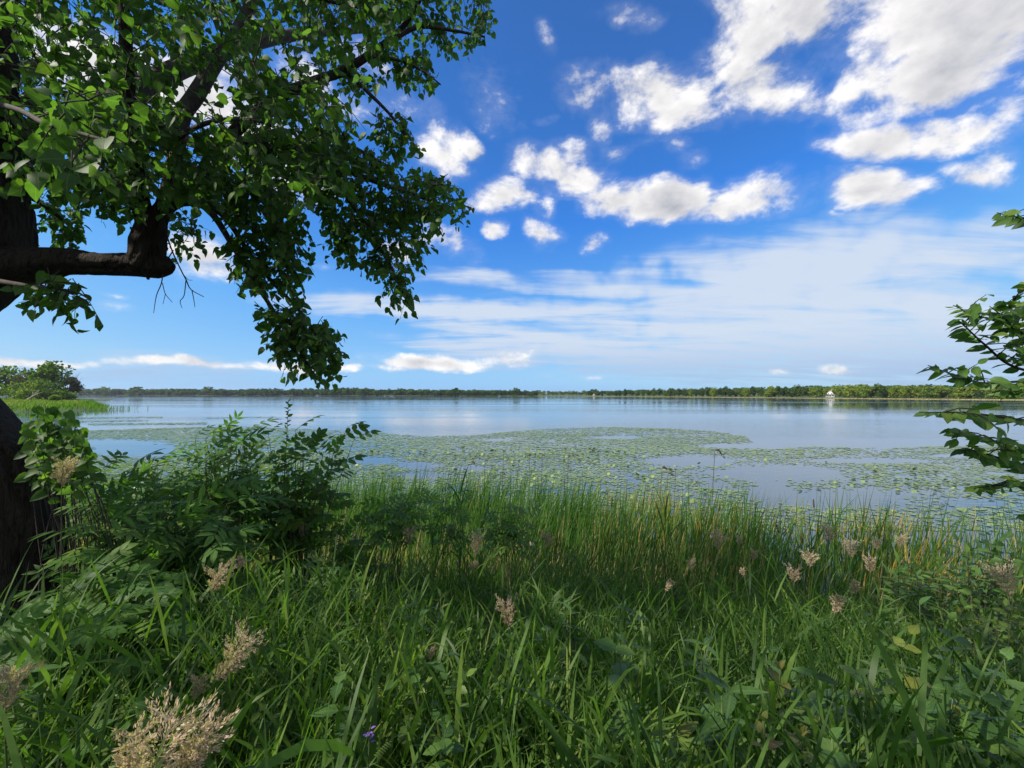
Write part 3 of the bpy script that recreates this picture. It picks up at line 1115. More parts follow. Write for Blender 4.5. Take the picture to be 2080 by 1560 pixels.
# loose reed stalks in the water off the point
g = Geo()
n = 140
a = rng.uniform(0, 1, n)
b = np.stack([-101.5 + rng.normal(.5, 1.3, n), 104 + rng.normal(-1, 3.5, n), np.full(n, -.05)], -1)
ribbons(g, b, np.stack([rng.normal(.1, .2, n), rng.normal(0, .2, n), np.ones(n)], -1), rng.uniform(.7, 1.7, n), rng.uniform(.06, .12, n), rng.uniform(.1, .6, n), 3, np.clip(rng.normal(.4, .2, n), 0, 1))
g.obj('point_reeds', M_headgrass, kind='stuff')

head_trees = [
    # px, base row, top row, depth, width/height, airy, mat, label
    (104, 812, 735, 205, .85, 'tall airy tree crowning the wood on the left headland', M_tree_near, .30),
    (140, 812, 762, 215, .80, 'brownish half-bare tree at the tip of the headland wood', M_tree_brown, .15),
    (62, 813, 752, 225, 1.0, 'grey-green tree behind the bright bushes of the headland', M_tree_brown, .10),
    (20, 813, 742, 230, 1.0, 'broad tree at the back of the headland wood near the picture edge', M_tree_near, .10),
    (-30, 813, 738, 225, 1.0, 'big green tree on the headland half cut by the picture edge', M_tree_near, .10),
    (78, 815, 768, 190, 1.1, 'bright green round tree behind the leaning bleached trunk', M_tree_near, .03),
    (110, 814, 775, 188, 1.1, 'dark green tree in the middle of the headland wood', M_tree_far, .03),
    (30, 816, 772, 180, 1.2, 'yellow-green bushy tree at the left front of the headland wood', M_tree_near, .02),
    (-12, 817, 778, 172, 1.2, 'leafy bush on the meadow edge at the far left', M_tree_near, .02),
    (52, 816, 788, 176, 1.5, 'low bright bush left of the leaning bleached trunk', M_tree_near, .0),
    (96, 815, 792, 184, 1.6, 'low dark bush to the right of the leaning bleached trunk', M_tree_far, .0),
    (122, 814, 793, 186, 1.5, 'yellow-green bush at the foot of the tall airy headland tree', M_tree_near, .0),
    (138, 813, 797, 192, 1.6, 'small light bush on the right end of the headland wood', M_tree_near, .0),
    (112, 817, 803, 165, 1.3, 'small yellowish shrub alone on the headland meadow', M_tree_near, .0),
]
for q, (px, by, ty, dd, wr, lab, mt, bs) in enumerate(head_trees):
    bt, tp = P(px, by, dd), P(px, ty, dd)
    h = tp[2] - bt[2] + .4
    zz_ = head_z(bt[None, 0], bt[None, 1])[0]
    h = tp[2] - zz_
    lobes, per = (26, 46) if h > 10 else (16, 40)
    make_tree('headland_tree' if h > 7 else 'headland_bush', lab, 'tree' if h > 7 else 'bush', 600 + 7 * q, h, h * wr, lobes, per, .055 * h if h > 10 else .5, mt, (bt[0], bt[1], zz_), base=max(bs, .02))
t = thing('dead_tree', 'bleached leaning dead trunk in front of the headland wood', 'dead tree', P(55, 813, 172))
g = Geo()
p, r_ = smooth_path([P(50, 815, 172), P(62, 808, 172), P(72, 800, 173), P(80, 792, 174)], [.38, .32, .26, .1], 5)
tube(g, p, r_, 7)
g.obj('trunk', M_deadwood, t)
for e in ((66, 796), (86, 797)):
    g = Geo()
    tube(g, [P(68, 804, 172.5), P((68 + e[0]) / 2, (804 + e[1]) / 2 - 1, 172.5), P(e[0], e[1], 172.5)], [.18, .13, .05], 6)
    g.obj('branch', M_deadwood, t)
# bare twigs on the brown tree's right side
t = thing('bare_tree', 'leafless grey tree poking out of the right end of the headland wood', 'tree', P(142, 812, 210))
g = Geo()
tube(g, [P(140, 812, 210), P(141, 795, 210), P(143, 775, 210)], [.25, .2, .1], 6)
g.obj('trunk', M_woody, t)
for q in range(16):
    e = (146 + rr.uniform(0, 22), 755 + rr.uniform(0, 28))
    s = rr.uniform(775, 795)
    g = Geo()
    tube(g, [P(142, s, 210), P((142 + e[0]) / 2, (s + e[1]) / 2 + 3, 210 + rr.normal(0, 1)), P(e[0], e[1], 210 + rr.normal(0, 2))], [.10, .07, .03], 4)
    g.obj('branch', M_woody, t)

# ------------------------------------------------------------------ water lilies
def pad_template(seed):
    r = np.random.default_rng(seed)
    k = 7
    a = np.linspace(.22, 2 * np.pi - .22, k)
    rad = 1 + r.normal(0, .05, k)
    V = [(0, 0, .02)] + [(math.cos(q) * m, math.sin(q) * m * .92, .02 + abs(r.normal(0, .022))) for q, m in zip(a, rad)]
    T = [(0, q, q + 1) for q in range(1, k)]
    return np.array(V), np.zeros((0, 4), int), np.array(T)


def ground_pt(px, py, z=0.0):
    v = np.stack([pix_dir(0, 0)[0] * 0 + (px - 1040.0) / FPX, np.ones_like(px), (780.0 - py) / FPX], -1)
    c, s = math.cos(PITCH), math.sin(PITCH)
    w = np.stack([v[:, 0], v[:, 1] * c - v[:, 2] * s, v[:, 1] * s + v[:, 2] * c], -1)
    k = (z - CAM_Z) / w[:, 2]
    p = w * k[:, None]
    p[:, 2] = z
    return p


# where the pads float, as (column, row) in the photograph: far rim of the lily field
rim_x = np.array([-100, 150, 240, 330, 500, 640, 740, 860, 960, 1040, 1120, 1250, 1350, 1450, 1510, 1530, 1600, 1800, 1900, 2080, 2200])
rim_y = np.array([876, 876, 872, 869, 866, 872, 876, 886, 884, 876, 870, 867, 870, 876, 884, 900, 906, 910, 906, 902, 902])
N = 480000
x = rng.uniform(-55, 60, N)
y = 12.0 + 50.0 * rng.uniform(0, 1, N)
sx = 1040 + FPX * x / y
sy = 800 + FPX * CAM_Z / y
cov = np.full(N, .72)
cov[sy < np.interp(sx, rim_x, rim_y)] = 0
# open water leads: (cx, cy, rx, ry)
for cx, cy, rx, ry in ((1400, 935, 120, 12), (1580, 960, 170, 20), (1700, 1010, 190, 22), (1560, 1000, 60, 24), (1010, 893, 34, 3), (1560, 905, 90, 6), (1250, 888, 60, 4), (1480, 905, 70, 5), (1750, 935, 160, 6),
                       (850, 945, 50, 9), (760, 935, 60, 9), (860, 965, 70, 8), (960, 950, 40, 6), (230, 900, 120, 9), (300, 915, 160, 14), (1950, 925, 90, 4), (1450, 985, 30, 8), (1980, 1020, 90, 8)):
    e = ((sx - cx) / rx) ** 2 + ((sy - cy) / ry) ** 2
    cov = np.where(e < 1.3, cov * np.clip(e - .45, 0, .5), cov)
nz = vnoise(x * .16 + 20, y * .30 + 9, 71)
nz2 = vnoise(x * .9 + 20, y * 1.3 + 9, 91)
right = np.clip((sx - 1480) / 250, 0, 1)
cov = cov * np.clip(1.0 + nz * 1.1 + nz2 * 1.0 - right * .28, 0, 1.35)
s_ = shift(x, y)
cov[(s_ < 12.2)] = 0
keep = rng.uniform(0, 1, N) < cov * np.where(y > 27, .40, .85)
strips = []
for (x0, x1, y0, y1, m, dens) in ((150, 330, 846, 849, 500, 1), (180, 420, 858, 862, 700, 1), (150, 300, 853, 856, 300, 1), (420, 560, 846, 848, 200, 1), (1330, 1420, 818, 819, 60, 1), (1500, 1600, 822, 823, 80, 1)):
    a = rng.uniform(0, 1, m)
    q = ground_pt(x0 + (x1 - x0) * a, y0 + (y1 - y0) * rng.uniform(0, 1, m) + (1 - a) * 2)
    strips.append(q)
q = np.concatenate(strips)
x = np.concatenate([x[keep], q[:, 0]])
y = np.concatenate([y[keep], q[:, 1]])
L = np.stack([x, y, np.full(len(x), .012)], -1)
dist = np.hypot(x, y)
rad = rng.uniform(.05, .11, len(x)) * np.where(dist > 60, 2.2, np.where(y > 27, 1.5, 1.0))
raised = (rng.uniform(0, 1, len(x)) < .07) & (dist < 30)
tilt = np.where(raised, rng.uniform(.15, .9, len(x)), rng.uniform(0, .05, len(x)))
az_ = rng.uniform(0, 6.3, len(x))
nn = np.stack([np.cos(az_) * np.sin(tilt), np.sin(az_) * np.sin(tilt), np.cos(tilt)], -1)
L[raised, 2] += rad[raised] * np.sin(tilt[raised]) + .02
L[:, 2] += rng.uniform(0, .012, len(x))
hd = rng.uniform(0, 6.3, len(x))
dd = np.stack([np.cos(hd), np.sin(hd), np.zeros(len(x))], -1)
dd = unit(dd - nn * np.sum(dd * nn, -1, keepdims=True))
R_ = frames(dd, nn)
tn = np.clip(rng.normal(.45, .22, len(x)) + .2 * vnoise(x * .2, y * .2, 33), 0, 1)
order = np.argsort(-rad / dist ** 1.5)
vis = (np.abs(x / y) < 1.24) & (1040 + FPX * x / y > 640)
big = [q for q in order if vis[q]][:300]
bigset = np.zeros(len(x), bool)
bigset[big] = True
pads = [pad_template(k) for k in range(4)]
g = Geo()
rest = np.where(~bigset)[0]
for k in range(4):
    s = rest[k::4]
    scatter(g, pads[k], R_[s], L[s], rad[s], tn[s])
o = g.obj('lily_pads', M_pad, kind='stuff')
o['label'] = 'field of floating lily pads spread over the shallow water'
o['category'] = 'lily pads'
pm = [tmesh('lily_pad', pads[k], M_pad) for k in range(4)]
for q, m in enumerate(big):
    o = bpy.data.objects.new('lily_pad', pm[q % 4])
    col.objects.link(o)
    o.matrix_world = Mat4(R_[m], L[m], rad[m])
    if raised[m]:
        tag(o, 'tilted green lily pad standing up out of the water near the reeds', 'lily pad', 'lily pads near the reeds')
    else:
        tag(o, 'flat green lily pad floating on the open water near the reeds', 'lily pad', 'lily pads near the reeds')

# ------------------------------------------------------------------ big linden on the left
TR = np.random.default_rng(77)
me_heart = [[tmesh('linden_leaf', tm, M_linden, v) for v in (.25, .45, .62, .85)] for tm in (LEAF_HEART, LEAF_HEART_CUPPED, LEAF_HEART_CURLED)]
linden = thing('linden_tree', 'big linden with a dark leaning trunk and a leafy limb reaching over the water', 'tree', (-3.95, 3.3, float(gz(-3.95, 3.3))))


def pxd(rows, k=1.0):
    return np.array([P(a, b, c) for a, b, c, _ in rows]), np.array([r_ * c / FPX * k for _, _, c, r_ in rows])


trunk_rows = [(60, 1420, 3.3, 170), (0, 1290, 3.3, 128), (-22, 1150, 3.3, 110), (-36, 1000, 3.3, 106), (-112, 890, 3.3, 102), (-190, 800, 3.3, 98), (-218, 710, 3.3, 96), (-165, 612, 3.3, 92), (-80, 520, 3.3, 96),
              (-48, 430, 3.3, 76), (-60, 330, 3.35, 68), (-62, 180, 3.4, 64), (-66, 20, 3.4, 62), (-100, -250, 3.4, 56), (-150, -700, 3.3, 48), (-200, -1250, 3.2, 38), (-210, -1900, 3.0, 22)]
p, r_ = smooth_path(*pxd(trunk_rows), 26)
g = Geo()
bark_tube(g, p, r_, 170, .022, 15, 1.5)
g.obj('trunk', M_bark, linden, smooth=False)

limbs = {
    'limb': [(-50, 548, 3.3, 52), (60, 540, 3.35, 38), (130, 531, 3.4, 27), (210, 536, 3.45, 22), (270, 536, 3.5, 24), (318, 540, 3.52, 24), (340, 541, 3.53, 17)],
    'fork': [(286, 543, 3.5, 22), (294, 530, 3.5, 29), (300, 495, 3.52, 31), (306, 465, 3.53, 26), (312, 445, 3.55, 22)],
    'fork_left': [(302, 470, 3.53, 20), (288, 420, 3.5, 16), (280, 360, 3.4, 13), (270, 280, 3.2, 11), (262, 180, 3.1, 11), (255, 60, 3.0, 10), (240, -120, 2.9, 9), (220, -500, 2.8, 6)],
    'bough': [(312, 455, 3.55, 19), (338, 418, 3.6, 16), (372, 398, 3.65, 14), (420, 345, 3.75, 13), (452, 300, 3.85, 12.5), (500, 245, 3.95, 12), (572, 195, 4.1, 11), (640, 165, 4.25, 9.5), (700, 142, 4.4, 8.5), (780, 90, 4.6, 6.5), (830, 40, 4.7, 4.5), (862, -20, 4.8, 3.5), (900, -120, 4.9, 2)],
    'upper_bough': [(330, 425, 3.58, 13), (352, 350, 3.6, 14), (370, 240, 3.7, 15), (400, 190, 3.8, 15), (436, 130, 3.9, 13), (500, 30, 4.1, 11), (560, -120, 4.4, 9), (640, -350, 4.6, 6)],
    'hanging_branch': [(352, 412, 3.62, 9), (400, 412, 3.6, 8), (436, 440, 3.6, 6.5), (476, 505, 3.6, 5.2), (520, 575, 3.62, 4.6), (556, 632, 3.65, 4.0), (590, 680, 3.66, 3.0), (620, 735, 3.66, 1.8)],
    'hanging_branch_two': [(400, 400, 3.7, 7), (460, 445, 3.7, 5.5), (510, 520, 3.72, 4.5), (560, 580, 3.74, 4.0), (606, 628, 3.75, 3.2), (650, 690, 3.75, 2.0)],
    'right_branch': [(452, 298, 3.85, 8), (520, 292, 3.9, 7.5), (600, 318, 4.0, 7), (690, 342, 4.15, 6), (780, 375, 4.25, 5), (860, 402, 4.3, 3.4), (930, 425, 4.35, 1.8)],
    'drooping_branch': [(650, 330, 4.1, 5.5), (705, 400, 4.1, 5), (752, 470, 4.1, 4.2), (795, 545, 4.1, 3.2), (832, 625, 4.1, 1.6)],
    'middle_branch': [(560, 200, 4.08, 6), (640, 262, 4.15, 5), (720, 300, 4.2, 4), (800, 345, 4.25, 2.6)],
    'tip_branch': [(700, 142, 4.4, 5), (745, 185, 4.45, 4), (790, 230, 4.5, 3), (835, 285, 4.5, 2)],
    'high_branch': [(790, 85, 4.6, 5), (850, 55, 4.65, 4.2), (920, 62, 4.7, 3), (985, 75, 4.7, 1.8)],
    'side_branch': [(735, 118, 4.5, 4), (800, 120, 4.5, 3), (860, 145, 4.5, 2.2), (895, 172, 4.5, 1.4)],
    'low_branch': [(-70, 560, 3.2, 7), (20, 575, 2.9, 5), (90, 585, 2.8, 4), (150, 592, 2.75, 2.2), (182, 608, 2.75, 1.2)],
    'back_branch': [(-40, 380, 3.4, 10), (60, 400, 3.9, 6), (120, 440, 4.3, 4), (170, 485, 4.5, 2)],
    'near_branch': [(-60, 200, 3.3, 8), (30, 220, 2.4, 5), (90, 250, 1.9, 5), (160, 270, 1.7, 4), (230, 290, 1.6, 2.5)],
    'near_bough': [(330, 300, 3.6, 6), (420, 250, 3.2, 4.5), (540, 250, 2.9, 3.4), (640, 330, 2.8, 2)],
    'near_bough_two': [(-100, -160, 3.4, 14), (250, -110, 3.2, 8), (520, -40, 3.0, 5), (700, 10, 3.0, 3), (800, 20, 3.0, 1.6)],
}
nodes, nrad = [], []
for rows in ([(334, 541, 3.52, 21), (346, 545, 3.52, 12), (352, 550, 3.52, 3)], [(282, 505, 3.5, 10), (270, 488, 3.48, 7), (268, 480, 3.48, 3)], [(300, 556, 3.5, 5), (301, 568, 3.5, 2)]):
    g = Geo()
    p, r_ = smooth_path(*pxd(rows), 8)
    bark_tube(g, p, r_, 26, .006, 6, 9.0)
    g.obj('broken_stub', M_bark, linden)
for nm, rows in limbs.items():
    p, r_ = smooth_path(*pxd(rows), 6)
    g = Geo()
    big = rows[0][3] > 18
    if big:
        p2_, r2_ = smooth_path(*pxd(rows), 16)
        bark_tube(g, p2_, r2_, 72, .010, 8, 3.2)
        tube(g, p2_[-2:], r2_[-2:] * .98, 12, rough=.15)
    else:
        tube(g, p, r_, 9, rough=.03, seed=len(nm))
    g.obj('limb' if big else 'branch', M_bark if big else M_twig, linden, smooth=not big)
    nodes.append(p)
    nrad.append(r_)
# upper crown limbs, out of the picture overhead
for q in range(9):
    a = 2 * math.pi * q / 9 + .3
    z0 = TR.uniform(4.5, 8.5)
    s = np.array([-3.95 - .09 * z0, 3.25, z0])
    e = s + np.array([math.cos(a) * TR.uniform(3, 5.4), math.sin(a) * TR.uniform(3, 5.0), TR.uniform(1.0, 3.2)])
    if e[1] > 3.0 and e[0] > -4:
        e[2] += 3.5
    p, r_ = smooth_path([s, (s + e) / 2 + [0, 0, .4], e], [.13, .09, .03], 6)
    g = Geo()
    tube(g, p, r_, 8, rough=.03)
    g.obj('branch', M_twig, linden, smooth=True)

# dead hanging twigs
g = Geo()
dead = [[(336, 470, 3.55, 1.6), (350, 510, 3.55, 1.4), (366, 545, 3.55, 1.3), (378, 568, 3.55, 1.2), (388, 588, 3.55, 1.0), (414, 603, 3.55, .7)],
        [(378, 568, 3.55, 1.0), (374, 600, 3.55, .8), (366, 612, 3.55, .7), (370, 626, 3.55, .5)], [(390, 590, 3.55, .9), (394, 610, 3.55, .7), (396, 624, 3.55, .5)], [(371, 556, 3.55, .8), (382, 568, 3.56, .6), (391, 569, 3.57, .5)],
        [(352, 508, 3.55, 1.2), (334, 540, 3.5, 1.1), (328, 575, 3.5, 1.0), (318, 600, 3.5, .8), (312, 636, 3.5, .5)], [(330, 575, 3.5, .8), (336, 597, 3.5, .7), (350, 614, 3.5, .5)], [(336, 597, 3.5, .6), (331, 618, 3.5, .4)]]
for row in dead:
    p, r_ = smooth_path(*pxd(row), 4)
    tube(g, p, r_, 5)
o = g.obj('dead_twig', M_twig, linden)
o['kind'] = 'stuff'

# leafy regions: polygons in the photograph with a depth range and a number of sprays
regions = [
    ([(-60, -120), (880, -120), (850, 0), (770, 90), (700, 130), (600, 190), (470, 275), (385, 375), (250, 380), (90, 375), (-60, 385)], 3.4, 5.2, 600),
    ([(-60, -120), (600, -120), (560, 60), (420, 120), (300, 250), (210, 370), (-40, 360)], 2.4, 3.3, 170),
    ([(215, 200), (460, 200), (460, 380), (330, 395), (240, 395)], 2.8, 3.45, 80),
    ([(90, 330), (300, 330), (290, 410), (200, 400), (100, 385)], 3.0, 4.2, 46),
    ([(470, 300), (560, 240), (690, 280), (800, 330), (870, 350), (940, 385), (948, 415), (880, 450), (780, 410), (640, 400), (540, 390)], 3.8, 4.6, 260),
    ([(400, 330), (480, 310), (600, 400), (640, 480), (560, 520), (480, 455), (420, 400)], 3.2, 4.1, 120),
    ([(470, 300), (600, 210), (720, 220), (700, 300), (560, 320)], 3.8, 4.9, 75),
    ([(640, 400), (760, 400), (840, 430), (868, 480), (835, 545), (838, 620), (805, 600), (760, 530), (680, 500)], 3.9, 4.4, 130),
    ([(470, 480), (580, 470), (630, 530), (590, 590), (520, 580), (475, 550)], 3.4, 3.9, 62),
    ([(532, 622), (600, 618), (676, 668), (688, 730), (645, 755), (580, 728), (550, 685)], 3.45, 3.95, 86),
    ([(780, -60), (980, -60), (995, 65), (955, 95), (880, 78), (800, 60)], 4.5, 5.0, 95),
    ([(760, 80), (860, 100), (900, 170), (850, 170), (770, 140)], 4.4, 4.7, 36),
    ([(755, 230), (835, 235), (845, 305), (800, 305), (760, 280)], 4.4, 4.7, 28),
    ([(680, 130), (760, 140), (760, 190), (690, 190)], 4.3, 4.7, 16),
    ([(40, 575), (110, 568), (182, 600), (160, 616), (55, 602)], 2.65, 2.9, 13),
    ([(75, 400), (150, 410), (178, 485), (120, 490), (80, 450)], 4.1, 4.6, 26),
    ([(345, 440), (400, 435), (408, 490), (355, 500)], 3.9, 4.2, 10),
    ([(185, 375), (280, 385), (262, 435), (200, 425)], 3.8, 4.4, 10),
    ([(60, 180), (250, 170), (240, 330), (70, 350)], 1.6, 2.3, 20),
    ([(420, 120), (760, 150), (700, 400), (470, 400)], 2.6, 3.2, 70),
    ([(560, -40), (800, -40), (800, 50), (600, 50)], 2.8, 3.2, 34),
]
gaps = [(415, 200, 62, 55), (500, 330, 30, 26), (740, 210, 50, 36), (330, 140, 30, 24), (600, 250, 40, 22), (560, 130, 26, 20), (690, 330, 24, 14), (180, 130, 24, 20), (700, 440, 20, 12), (460, 205, 30, 30)]


def pt_region(poly, z0, z1, n):
    pp = np.array(poly, float)
    out = []
    while len(out) < n:
        a = TR.uniform(pp.min(0), pp.max(0))
        if not inside(pp, a[None, 0], a[None, 1])[0]:
            continue
        d = TR.uniform(z0, z1)
        if d > 2.3 and any(((a[0] - u) / w) ** 2 + ((a[1] - v) / h) ** 2 < 1 for u, v, w, h in gaps) and TR.uniform() < .85:
            continue
        out.append(P(a[0], a[1], d))
    return np.array(out)


sprays = np.concatenate([pt_region(*r_) for r_ in regions])
sk = np.concatenate(nodes)
skr = np.concatenate(nrad)
# each spray hangs from a twig that grows from the nearest wood, nearest sprays first
dmin = np.array([np.min(np.linalg.norm(sk - s, axis=1)) for s in sprays])
order = np.argsort(dmin)
tree_p = list(sk)
arr = np.zeros((len(sk) + 6 * len(sprays), 3))
arr[:len(sk)] = sk
na = len(sk)
gt = Geo()
leafL, leafD, leafN, leafS = [], [], [], []
for q in order:
    s = sprays[q]
    dd = np.linalg.norm(arr[:na] - s, axis=1)
    k = np.argmin(dd)
    a = arr[k]
    v = s - a
    ln = np.linalg.norm(v)
    out = unit(v + np.array([0, 0, -.05]))
    if ln > .03:
        mid = a + v * .5 + np.array([0, 0, .06 * ln]) + TR.normal(0, .04 * ln, 3)
        r0 = .0035 + .003 * min(ln, 1.2)
        pp, rr_ = smooth_path([a, mid, s], [r0, r0 * .75, .003], 3)
        tube(gt, pp, rr_, 4, cap=False)
        new = np.vstack([pp[2:]])
        arr[na:na + len(new)] = new
        na += len(new)
    # the spray itself
    dr = unit(out * .7 + TR.normal(0, .55, 3) + np.array([.12, 0, -.35]))
    L = TR.uniform(.18, .32)
    if s[1] < 2.4:
        L *= .7
    s = s - dr * L * .4
    tube(gt, [sprays[q], s], [.003, .003], 3, cap=False)
    e = s + dr * L + np.array([0, 0, -.05])
    tube(gt, [s, (s + e) / 2 + [0, 0, .02], e], [.003, .0025, .0015], 3, cap=False)
    m = TR.integers(6, 10)
    for w in range(m):
        t = (w + .6) / m
        b = s + (e - s) * t
        sd = unit(np.cross(dr, [0, 0, 1.0])) * (1 if w % 2 else -1)
        d = unit(sd * .75 + dr * .45 + np.array([0, 0, -.55]) + TR.normal(0, .5, 3))
        nrm = unit(np.array([0, 0, .8]) + dr * .4 + sd * .35 + TR.normal(0, .65, 3))
        leafL.append(b + d * .02)
        leafD.append(d)
        leafN.append(nrm)
        leafS.append(TR.uniform(.046, .084))
o = gt.obj('twig', M_twig, linden, smooth=True)
o['kind'] = 'stuff'
LL, LD, LN, LS = np.array(leafL), np.array(leafD), np.array(leafN), np.array(leafS)
LR = frames(LD, LN)
LT = np.clip(TR.normal(.48, .17, len(LL)), 0, 1)
# the 300 leaves that show largest are leaves of their own
key = LS / LL[:, 1]
inframe = (np.abs(LL[:, 0] / LL[:, 1]) < 1.24) & (LL[:, 2] < CAM_Z + LL[:, 1] * .93)
big = np.argsort(-key * inframe)[:300]
mask_b = np.zeros(len(LL), bool)
mask_b[big] = True
for q in big:
    part('leaf', me_heart[q % 3][min(3, int(LT[q] * 4))], linden, Mat4(LR[q], LL[q], LS[q]))
g = Geo()
s = ~mask_b
S3 = LS[:, None] * np.stack([TR.uniform(.8, 1.15, len(LS)), TR.uniform(.85, 1.2, len(LS)), TR.uniform(.6, 1.6, len(LS))], -1)
for q, tm in enumerate((LEAF_HEART, LEAF_HEART_CUPPED, LEAF_HEART_CURLED)):
    pick = s & (np.arange(len(LS)) % 3 == q)
    scatter(g, tm, LR[pick], LL[pick], S3[pick], LT[pick])
# the crown above and behind the picture, leaf for leaf but in larger sprays
n = 2600
c0 = unit(TR.normal(0, 1, (150, 3)))
cen_l = np.array([-5.6, -.8, 9.4]) + c0 * np.array([5.6, 5.4, 3.6]) * TR.uniform(.25, 1.0, (150, 1)) ** .6
lobe = TR.integers(0, 150, n)
L = cen_l[lobe] + unit(TR.normal(0, 1, (n, 3))) * TR.uniform(.1, 1.25, (n, 1))
# keep it clear of the camera's view
f = np.array([0, math.cos(PITCH), math.sin(PITCH)])
rel = L - np.array([0, 0, CAM_Z])
vy = rel @ f
vz = rel @ np.array([0, -math.sin(PITCH), math.cos(PITCH)])
seen = (vy > -.3) & (np.abs(rel[:, 0]) < 1.32 * np.maximum(vy, .0) + .25) & (vz < 1.0 * np.maximum(vy, 0) + .35)
L = L[~seen & (L[:, 2] > 5.0)]
n = len(L)
d = unit(TR.normal(0, .8, (n, 3)) + [0, 0, -.4])
nn = unit(TR.normal(0, .5, (n, 3)) + [0, 0, .9])
scatter(g, LEAF_QUAD, frames(d, nn), L, TR.uniform(.11, .17, n), np.clip(TR.normal(.5, .15, n), 0, 1))
o = g.obj('foliage', M_linden, linden, smooth=True)
o['kind'] = 'stuff'

# ------------------------------------------------------------------ elm sapling reaching in from the right
SR = np.random.default_rng(21)
elm = thing('elm_sapling', 'young elm at the right edge with bare-tipped sprays of oval leaves over the lake', 'tree', (4.7, 2.5, float(gz(4.7, 2.5))))
me_oval = [tmesh('elm_leaf', LEAF_OVAL, M_elm, v) for v in (.2, .4, .6, .85)]
g = Geo()
p, r_ = smooth_path([(4.7, 2.5, gz(4.7, 2.5) - .1), (4.6, 2.5, 3.2), (4.5, 2.45, 4.4), (4.3, 2.4, 5.6), (4.2, 2.4, 6.6)], [.075, .062, .05, .034, .012], 6)
tube(g, p, r_, 10, rough=.04)
g.obj('trunk', M_twig, elm, smooth=True)
elm_br = [
    ([(2510, 760, 2.45), (2300, 730, 2.3), (2120, 690, 2.15), (2030, 655, 2.1), (1975, 637, 2.08), (1936, 620, 2.05)], 26),
    ([(2400, 770, 2.4), (2200, 740, 2.2), (2080, 690, 2.1), (2045, 650, 2.05), (2010, 622, 2.02)], 18),
    ([(2350, 800, 2.4), (2180, 770, 2.2), (2060, 745, 2.15), (2000, 700, 2.1), (1962, 665, 2.05), (1945, 650, 2.05)], 24),
    ([(2450, 860, 2.4), (2220, 790, 2.1), (2100, 775, 2.05), (2000, 778, 2.0), (1940, 762, 1.95), (1885, 742, 1.9)], 24),
    ([(2350, 760, 2.4), (2180, 720, 2.3), (2090, 730, 2.2), (2030, 720, 2.2)], 16),
    ([(2350, 740, 2.3), (2200, 690, 2.2), (2110, 670, 2.2), (2060, 675, 2.15)], 16),
    ([(2300, 780, 2.2), (2180, 775, 2.1), (2090, 790, 2.0), (2030, 800, 2.0)], 16),
    ([(2500, 980, 2.4), (2300, 900, 2.1), (2130, 868, 1.9), (2040, 848, 1.8), (1950, 838, 1.7), (1868, 838, 1.65)], 22),
    ([(2450, 1010, 2.4), (2280, 950, 2.1), (2120, 930, 2.0), (2040, 905, 1.95), (1970, 880, 1.9), (1925, 870, 1.88)], 20),
    ([(2400, 1040, 2.4), (2250, 990, 2.1), (2110, 955, 2.0), (2030, 930, 1.95), (1980, 915, 1.9), (1950, 915, 1.9)], 18),
    ([(2400, 1060, 2.4), (2240, 1010, 2.1), (2130, 985, 2.0), (2040, 985, 1.9), (1975, 992, 1.85)], 18),
    ([(2450, 1080, 2.4), (2250, 1060, 2.2), (2140, 1050, 2.1), (2060, 1046, 2.05)], 6),
    ([(2400, 560, 2.3), (2250, 480, 2.2), (2120, 450, 2.1), (2060, 440, 2.05), (2025, 432, 2.0)], 13),
    ([(2080, 700, 2.2), (2060, 650, 2.2), (2050, 620, 2.2), (2035, 612, 2.2)], 12),
]
el = []
for rows, m in elm_br:
    pts = np.array([P(*r_) for r_ in rows])
    p, r_ = smooth_path(pts, np.linspace(.010, .0018, len(pts)), 8)
    g = Geo()
    tube(g, p, r_, 5)
    g.obj('branch', M_twig, elm, smooth=True)
    sub = np.arange(len(p))
    m = int(m * 1.35)
    for w in range(m):
        t = 1 - (w / m) * .78
        k = min(len(p) - 2, int(t * (len(p) - 1)))
        b = p[k]
        ax = unit(p[k + 1] - p[k])
        sd = unit(np.cross(ax, [0, 0, 1.0])) * (1 if w % 2 else -1)
        d = unit(sd * SR.uniform(.5, 1.0) + ax * SR.uniform(.4, .9) + [0, 0, -SR.uniform(.1, .6)])
        nn = unit(np.array([0, -.55, .8]) + SR.normal(0, .6, 3))
        s_ = SR.uniform(.05, .08) * (1.0 if t < .93 else .72)
        el.append((b, d, nn, s_))
        if w > 3 and w % 2 == 0 and t < .9:
            # short side shoot with a few leaves
            e = b + unit(sd + ax * .6 + SR.normal(0, .3, 3)) * SR.uniform(.08, .16)
            g = Geo()
            tube(g, [b, (b + e) / 2 + [0, 0, .01], e], [.003, .0025, .0015], 4)
            g.obj('twig', M_twig, elm, smooth=True)
            for u in (.5, .8, 1.0):
                bb = b + (e - b) * u
                el.append((bb, unit((e - b) / np.linalg.norm(e - b) + SR.normal(0, .6, 3) + [0, 0, -.3]), unit(np.array([0, -.5, .8]) + SR.normal(0, .5, 3)), SR.uniform(.042, .07)))
LL = np.array([e[0] for e in el])
LR = frames(np.array([e[1] for e in el]), np.array([e[2] for e in el]))
LS = np.array([e[3] for e in el])
infr = np.abs(LL[:, 0] / LL[:, 1]) < 1.27
key = np.argsort(-(LS / LL[:, 1]) * infr)
for q in key[:300]:
    part('leaf', me_oval[SR.integers(0, 4)], elm, Mat4(LR[q], LL[q], LS[q]))
g = Geo()
rest = key[300:]
scatter(g, LEAF_OVAL, LR[rest], LL[rest], LS[rest], np.clip(SR.normal(.5, .2, len(rest)), 0, 1))
